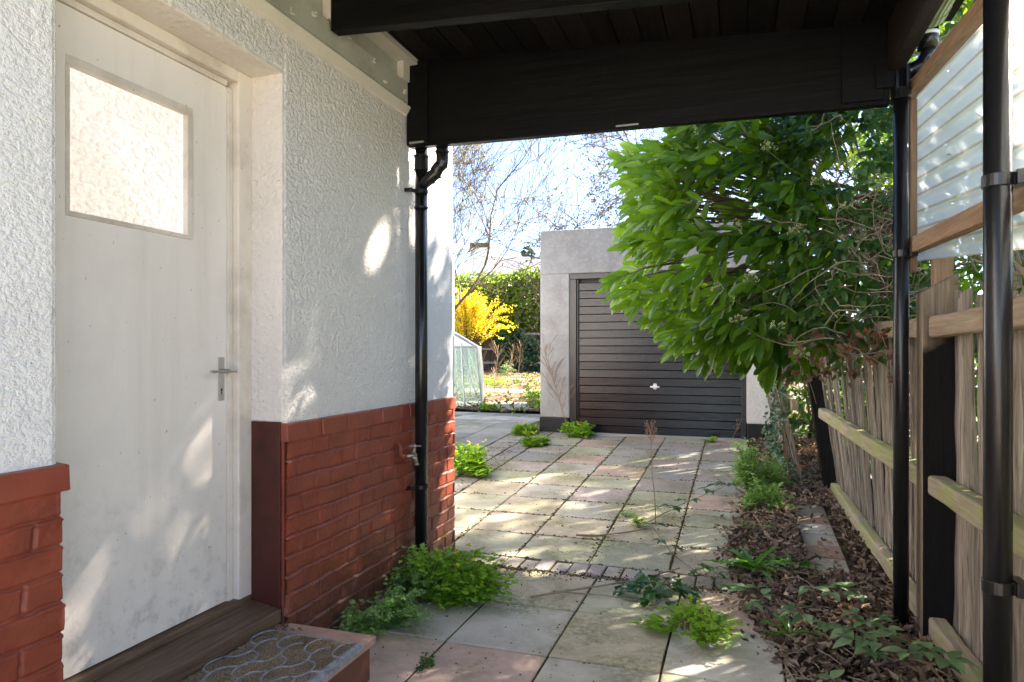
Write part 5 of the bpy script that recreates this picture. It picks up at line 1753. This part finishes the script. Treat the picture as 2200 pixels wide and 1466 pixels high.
m_bud = m_leaf("young_bud", (.22, .20, .06), (.38, .34, .12), .2, .7)
m_bud2 = m_leaf("dark_bud", (.10, .07, .04), (.18, .14, .07), .1, .7)
bare_tree("bare_tree", "pale bare tree spreading beside the house with fine budding twigs", (-7.35, 14.9, .3), 9.0, .13, 21, MAT['brown_twig'], MAT['brown_twig'], .50, 5, .5, m_bud, (.10, .05), (4, 5), .2, .030)
bare_tree("bare_tree", "darker bare tree with hanging twigs above the garage roof", (-.9, 14.9, .3), 8.5, .14, 5, MAT['bark'], MAT['bark'], .62, 5, -.1, m_bud2, (-.10, -.05), (4, 5), .45, .045)
# suckers behind the garage
sk = thing("sapling_shoots", "thin upright leafless shoots rising behind the garage roof", "sapling", (-2.2, 13.9, .3))
w = MB()
for (px_a, top_) in ((-3.35, 4.5), (-3.15, 4.2), (-2.9, 4.1), (-2.45, 4.75), (-1.95, 4.5), (-2.65, 3.9), (-2.2, 4.2), (-1.75, 4.9), (-3.5, 3.6)):
    p = Vector((px_a, 13.9 + RNG.uniform(-.2, .2), .3)); pts = [p]
    for q in range(9):
        pts.append(pts[-1] + Vector((RNG.uniform(-.06, .05), RNG.uniform(-.04, .04), (top_ - .3) / 9)))
    w.tube(pts, [.016 - .0014 * q for q in range(10)], 5, False)
    for q in range(22):
        i_ = RNG.integers(4, 9); b0 = pts[i_].lerp(pts[i_ + 1], RNG.random())
        e = b0 + Vector((RNG.uniform(-.12, .12), RNG.uniform(-.1, .1), RNG.uniform(.03, .12)))
        w.tube([b0, e], [.005, .003], 3, False)
w.build("stems", MAT['stem'], sk)

# far house, conifer
fh = thing("far_house", "distant house with slate roof and white chimney behind the hedge", "house", (-13, 50, .5))
t = NT("slate_roof")
c = t.mix(t.ramp(t.noise(3, 4), [(.4, 0), (.7, 1)]), (.30, .31, .34), (.22, .23, .26))
br = t.n("TexBrick"); br.inputs["Scale"].default_value = 2.2; br.inputs["Color1"].default_value = (1, 1, 1, 1); br.inputs["Color2"].default_value = (.75, .75, .78, 1); br.inputs["Mortar"].default_value = (.4, .4, .42, 1)
t.l(t.co((1, 1, 1)), br.inputs[0])
c = t.mix(.8, c, br.outputs[0], 'MULTIPLY')
m_sl = t.fin(c, .6, None, .4)
import sys
ca_, sa_ = math.cos(R(18.55)), math.sin(R(18.55))
def cw(X_, Y_): return (X_ * ca_ - Y_ * sa_, X_ * sa_ + Y_ * ca_)
def quadbox(w_, X0, X1, Y0, Y1, z0, z1):
    w_.hexa([(*cw(X0, Y0), z0), (*cw(X1, Y0), z0), (*cw(X1, Y1), z0), (*cw(X0, Y1), z0)], [(*cw(X0, Y0), z1), (*cw(X1, Y0), z1), (*cw(X1, Y1), z1), (*cw(X0, Y1), z1)])
w = MB(); quadbox(w, -3.4, 12, 50, 57, .3, 5.6)
w.build("wall", MAT['smooth'], fh)
w = MB()
A_ = [(*cw(-3.6, 49.6), 5.5), (*cw(12.2, 49.6), 5.5), (*cw(12.2, 53.5), 8.55), (*cw(-2.2, 53.5), 8.55)]
w.add(A_ + [(*cw(-3.6, 57.4), 5.5), (*cw(12.2, 57.4), 5.5)], [(0, 1, 2, 3), (4, 3, 2, 5), (0, 3, 4)])
w.build("roof", m_sl, fh)
ch = MB(); quadbox(ch, -3.1, -1.75, 51.6, 52.6, 6.0, 9.0)
cho = ch.build("chimney", m_stucco("white_chimney_render", 8, .3), fh, bevel=.02)
ch = MB(); quadbox(ch, -3.2, -1.65, 51.5, 52.7, 9.0, 9.35)
ch.build("chimney_cap", m_simple("dark_brick_cap", (.10, .09, .09), .9, .1), fh, bevel=.02)
cf = thing("conifer_tree", "dark conifer top showing above the distant slate roof", "tree", (*cw(1.4, 62), .5))
cx_, cy_ = cw(1.4, 62)
n = 2600
L = []; D_ = []
for k in range(n):
    sub = k % 3
    ox = (0, -1.3, 1.5)[sub]; topz = (10.6, 9.6, 10.0)[sub]
    t_ = RNG.random() ** .7
    z_ = topz - t_ * 6; an = RNG.uniform(0, 6.28); rr = (.15 + t_ * 2.0) * RNG.random() ** .4 * (.7 + .3 * math.sin(z_ * 9))
    ox_, oy_ = ox * ca_, ox * sa_
    L.append((cx_ + ox_ + math.cos(an) * rr, cy_ + oy_ + math.sin(an) * rr, z_)); D_.append((math.cos(an), math.sin(an), .4))
scatter("crown", *SMALL, np.array(L), frames(np.array(D_) + rv(n, .3), rv(n)), RNG.uniform(.3, .55, n), MAT['conifer'], cf)
w = MB(); w.tube([(cx_, cy_, .4), (cx_, cy_, 10)], [.25, .05], 8); w.build("trunk", MAT['bark'], cf)

# garden weeds and shrubs
def garden_shrub(label, px, y, r_, h, mat, seed, dead=False, cat="weed", name="garden_weed"):
    fern_plant(name, label, cat, (px, y, g(y) + .01), r_, h, 60 if not dead else 30, mat, .035, 0, "weeds in the back garden", (0, 0), seed, npf=9, stem_mat='dead_stalk', tmpl=SMALL)


garden_shrub("leafy green plant by the left side of the garage", -3.34, 11.2, .3, .38, 'cory', 40)
garden_shrub("low spreading green weed on the path beyond the garage", -3.9, 13.0, .4, .22, 'cory', 41)
garden_shrub("small green weed tuft on the pale slabs near the greenhouse", -3.95, 10.5, .22, .12, 'cory', 42)
garden_shrub("pale green shrub at the foot of the back fence", -10.1, 22.5, .7, .75, 'bramble', 43)
garden_shrub("yellow green clump right of the greenhouse", -6.05, 16.5, .4, .3, 'cory', 44)
garden_shrub("grey green bush below the ivy mound", -7.6, 21.8, .6, .5, 'bramble', 45)
garden_shrub("grey green bush in front of the forsythia stems", -9.0, 22.2, .6, 1.0, 'bramble', 46)
for i, (x_, y__, h_) in enumerate(((-4.9, 13.4, 1.0), (-5.5, 16.2, 1.0), (-6.2, 19.0, 1.1), (-5.75, 14.6, .7))):
    dead_stalk(["bare brown shrub skeleton right of the greenhouse", "bare twiggy shrub near the middle of the back garden", "pale dry shrub in front of the ivy mound", "low dry stalk close to the greenhouse corner"][i], (x_, y__, g(y__)), (x_ + .1, y__, g(y__) + h_), (.25, 1), 60 + i, 34, .008, .3)
n = 2600
L = np.stack([RNG.uniform(-9, -2.6, n), RNG.uniform(10.2, 24, n), np.zeros(n)], -1); L[:, 2] = [g(q) + .04 for q in L[:, 1]]
tag(scatter("garden_leaf_litter", *DEAD, L, frames(rv(n) * np.array([1, 1, .4]), np.array([0, 0, 1]) + rv(n, .8)), RNG.uniform(.05, .1, n), m_leaf("russet_leaf", (.11, .05, .028), (.24, .135, .08), .1, .7), None), kind="stuff")
n = 1300
L = np.stack([RNG.normal(0, 1, n) * .55 + RNG.choice([-3.4, -4.9, -6.2, -9.6, -4.2, -6.9, -5.6], n), RNG.choice([10.5, 12.9, 17.8, 21.5, 16.4, 19.0, 22.8], n) + RNG.normal(0, .6, n), np.zeros(n)], -1); L[:, 2] = [g(q) + .02 for q in L[:, 1]]
ok = L[:, 1] > 10; L = L[ok]; n = len(L)
tag(scatter("garden_ground_cover", *SMALL, L, frames(rv(n) * .7 + np.array([0, 0, .8]), rv(n)), RNG.uniform(.04, .10, n), MAT['hedge'], None), kind="stuff")
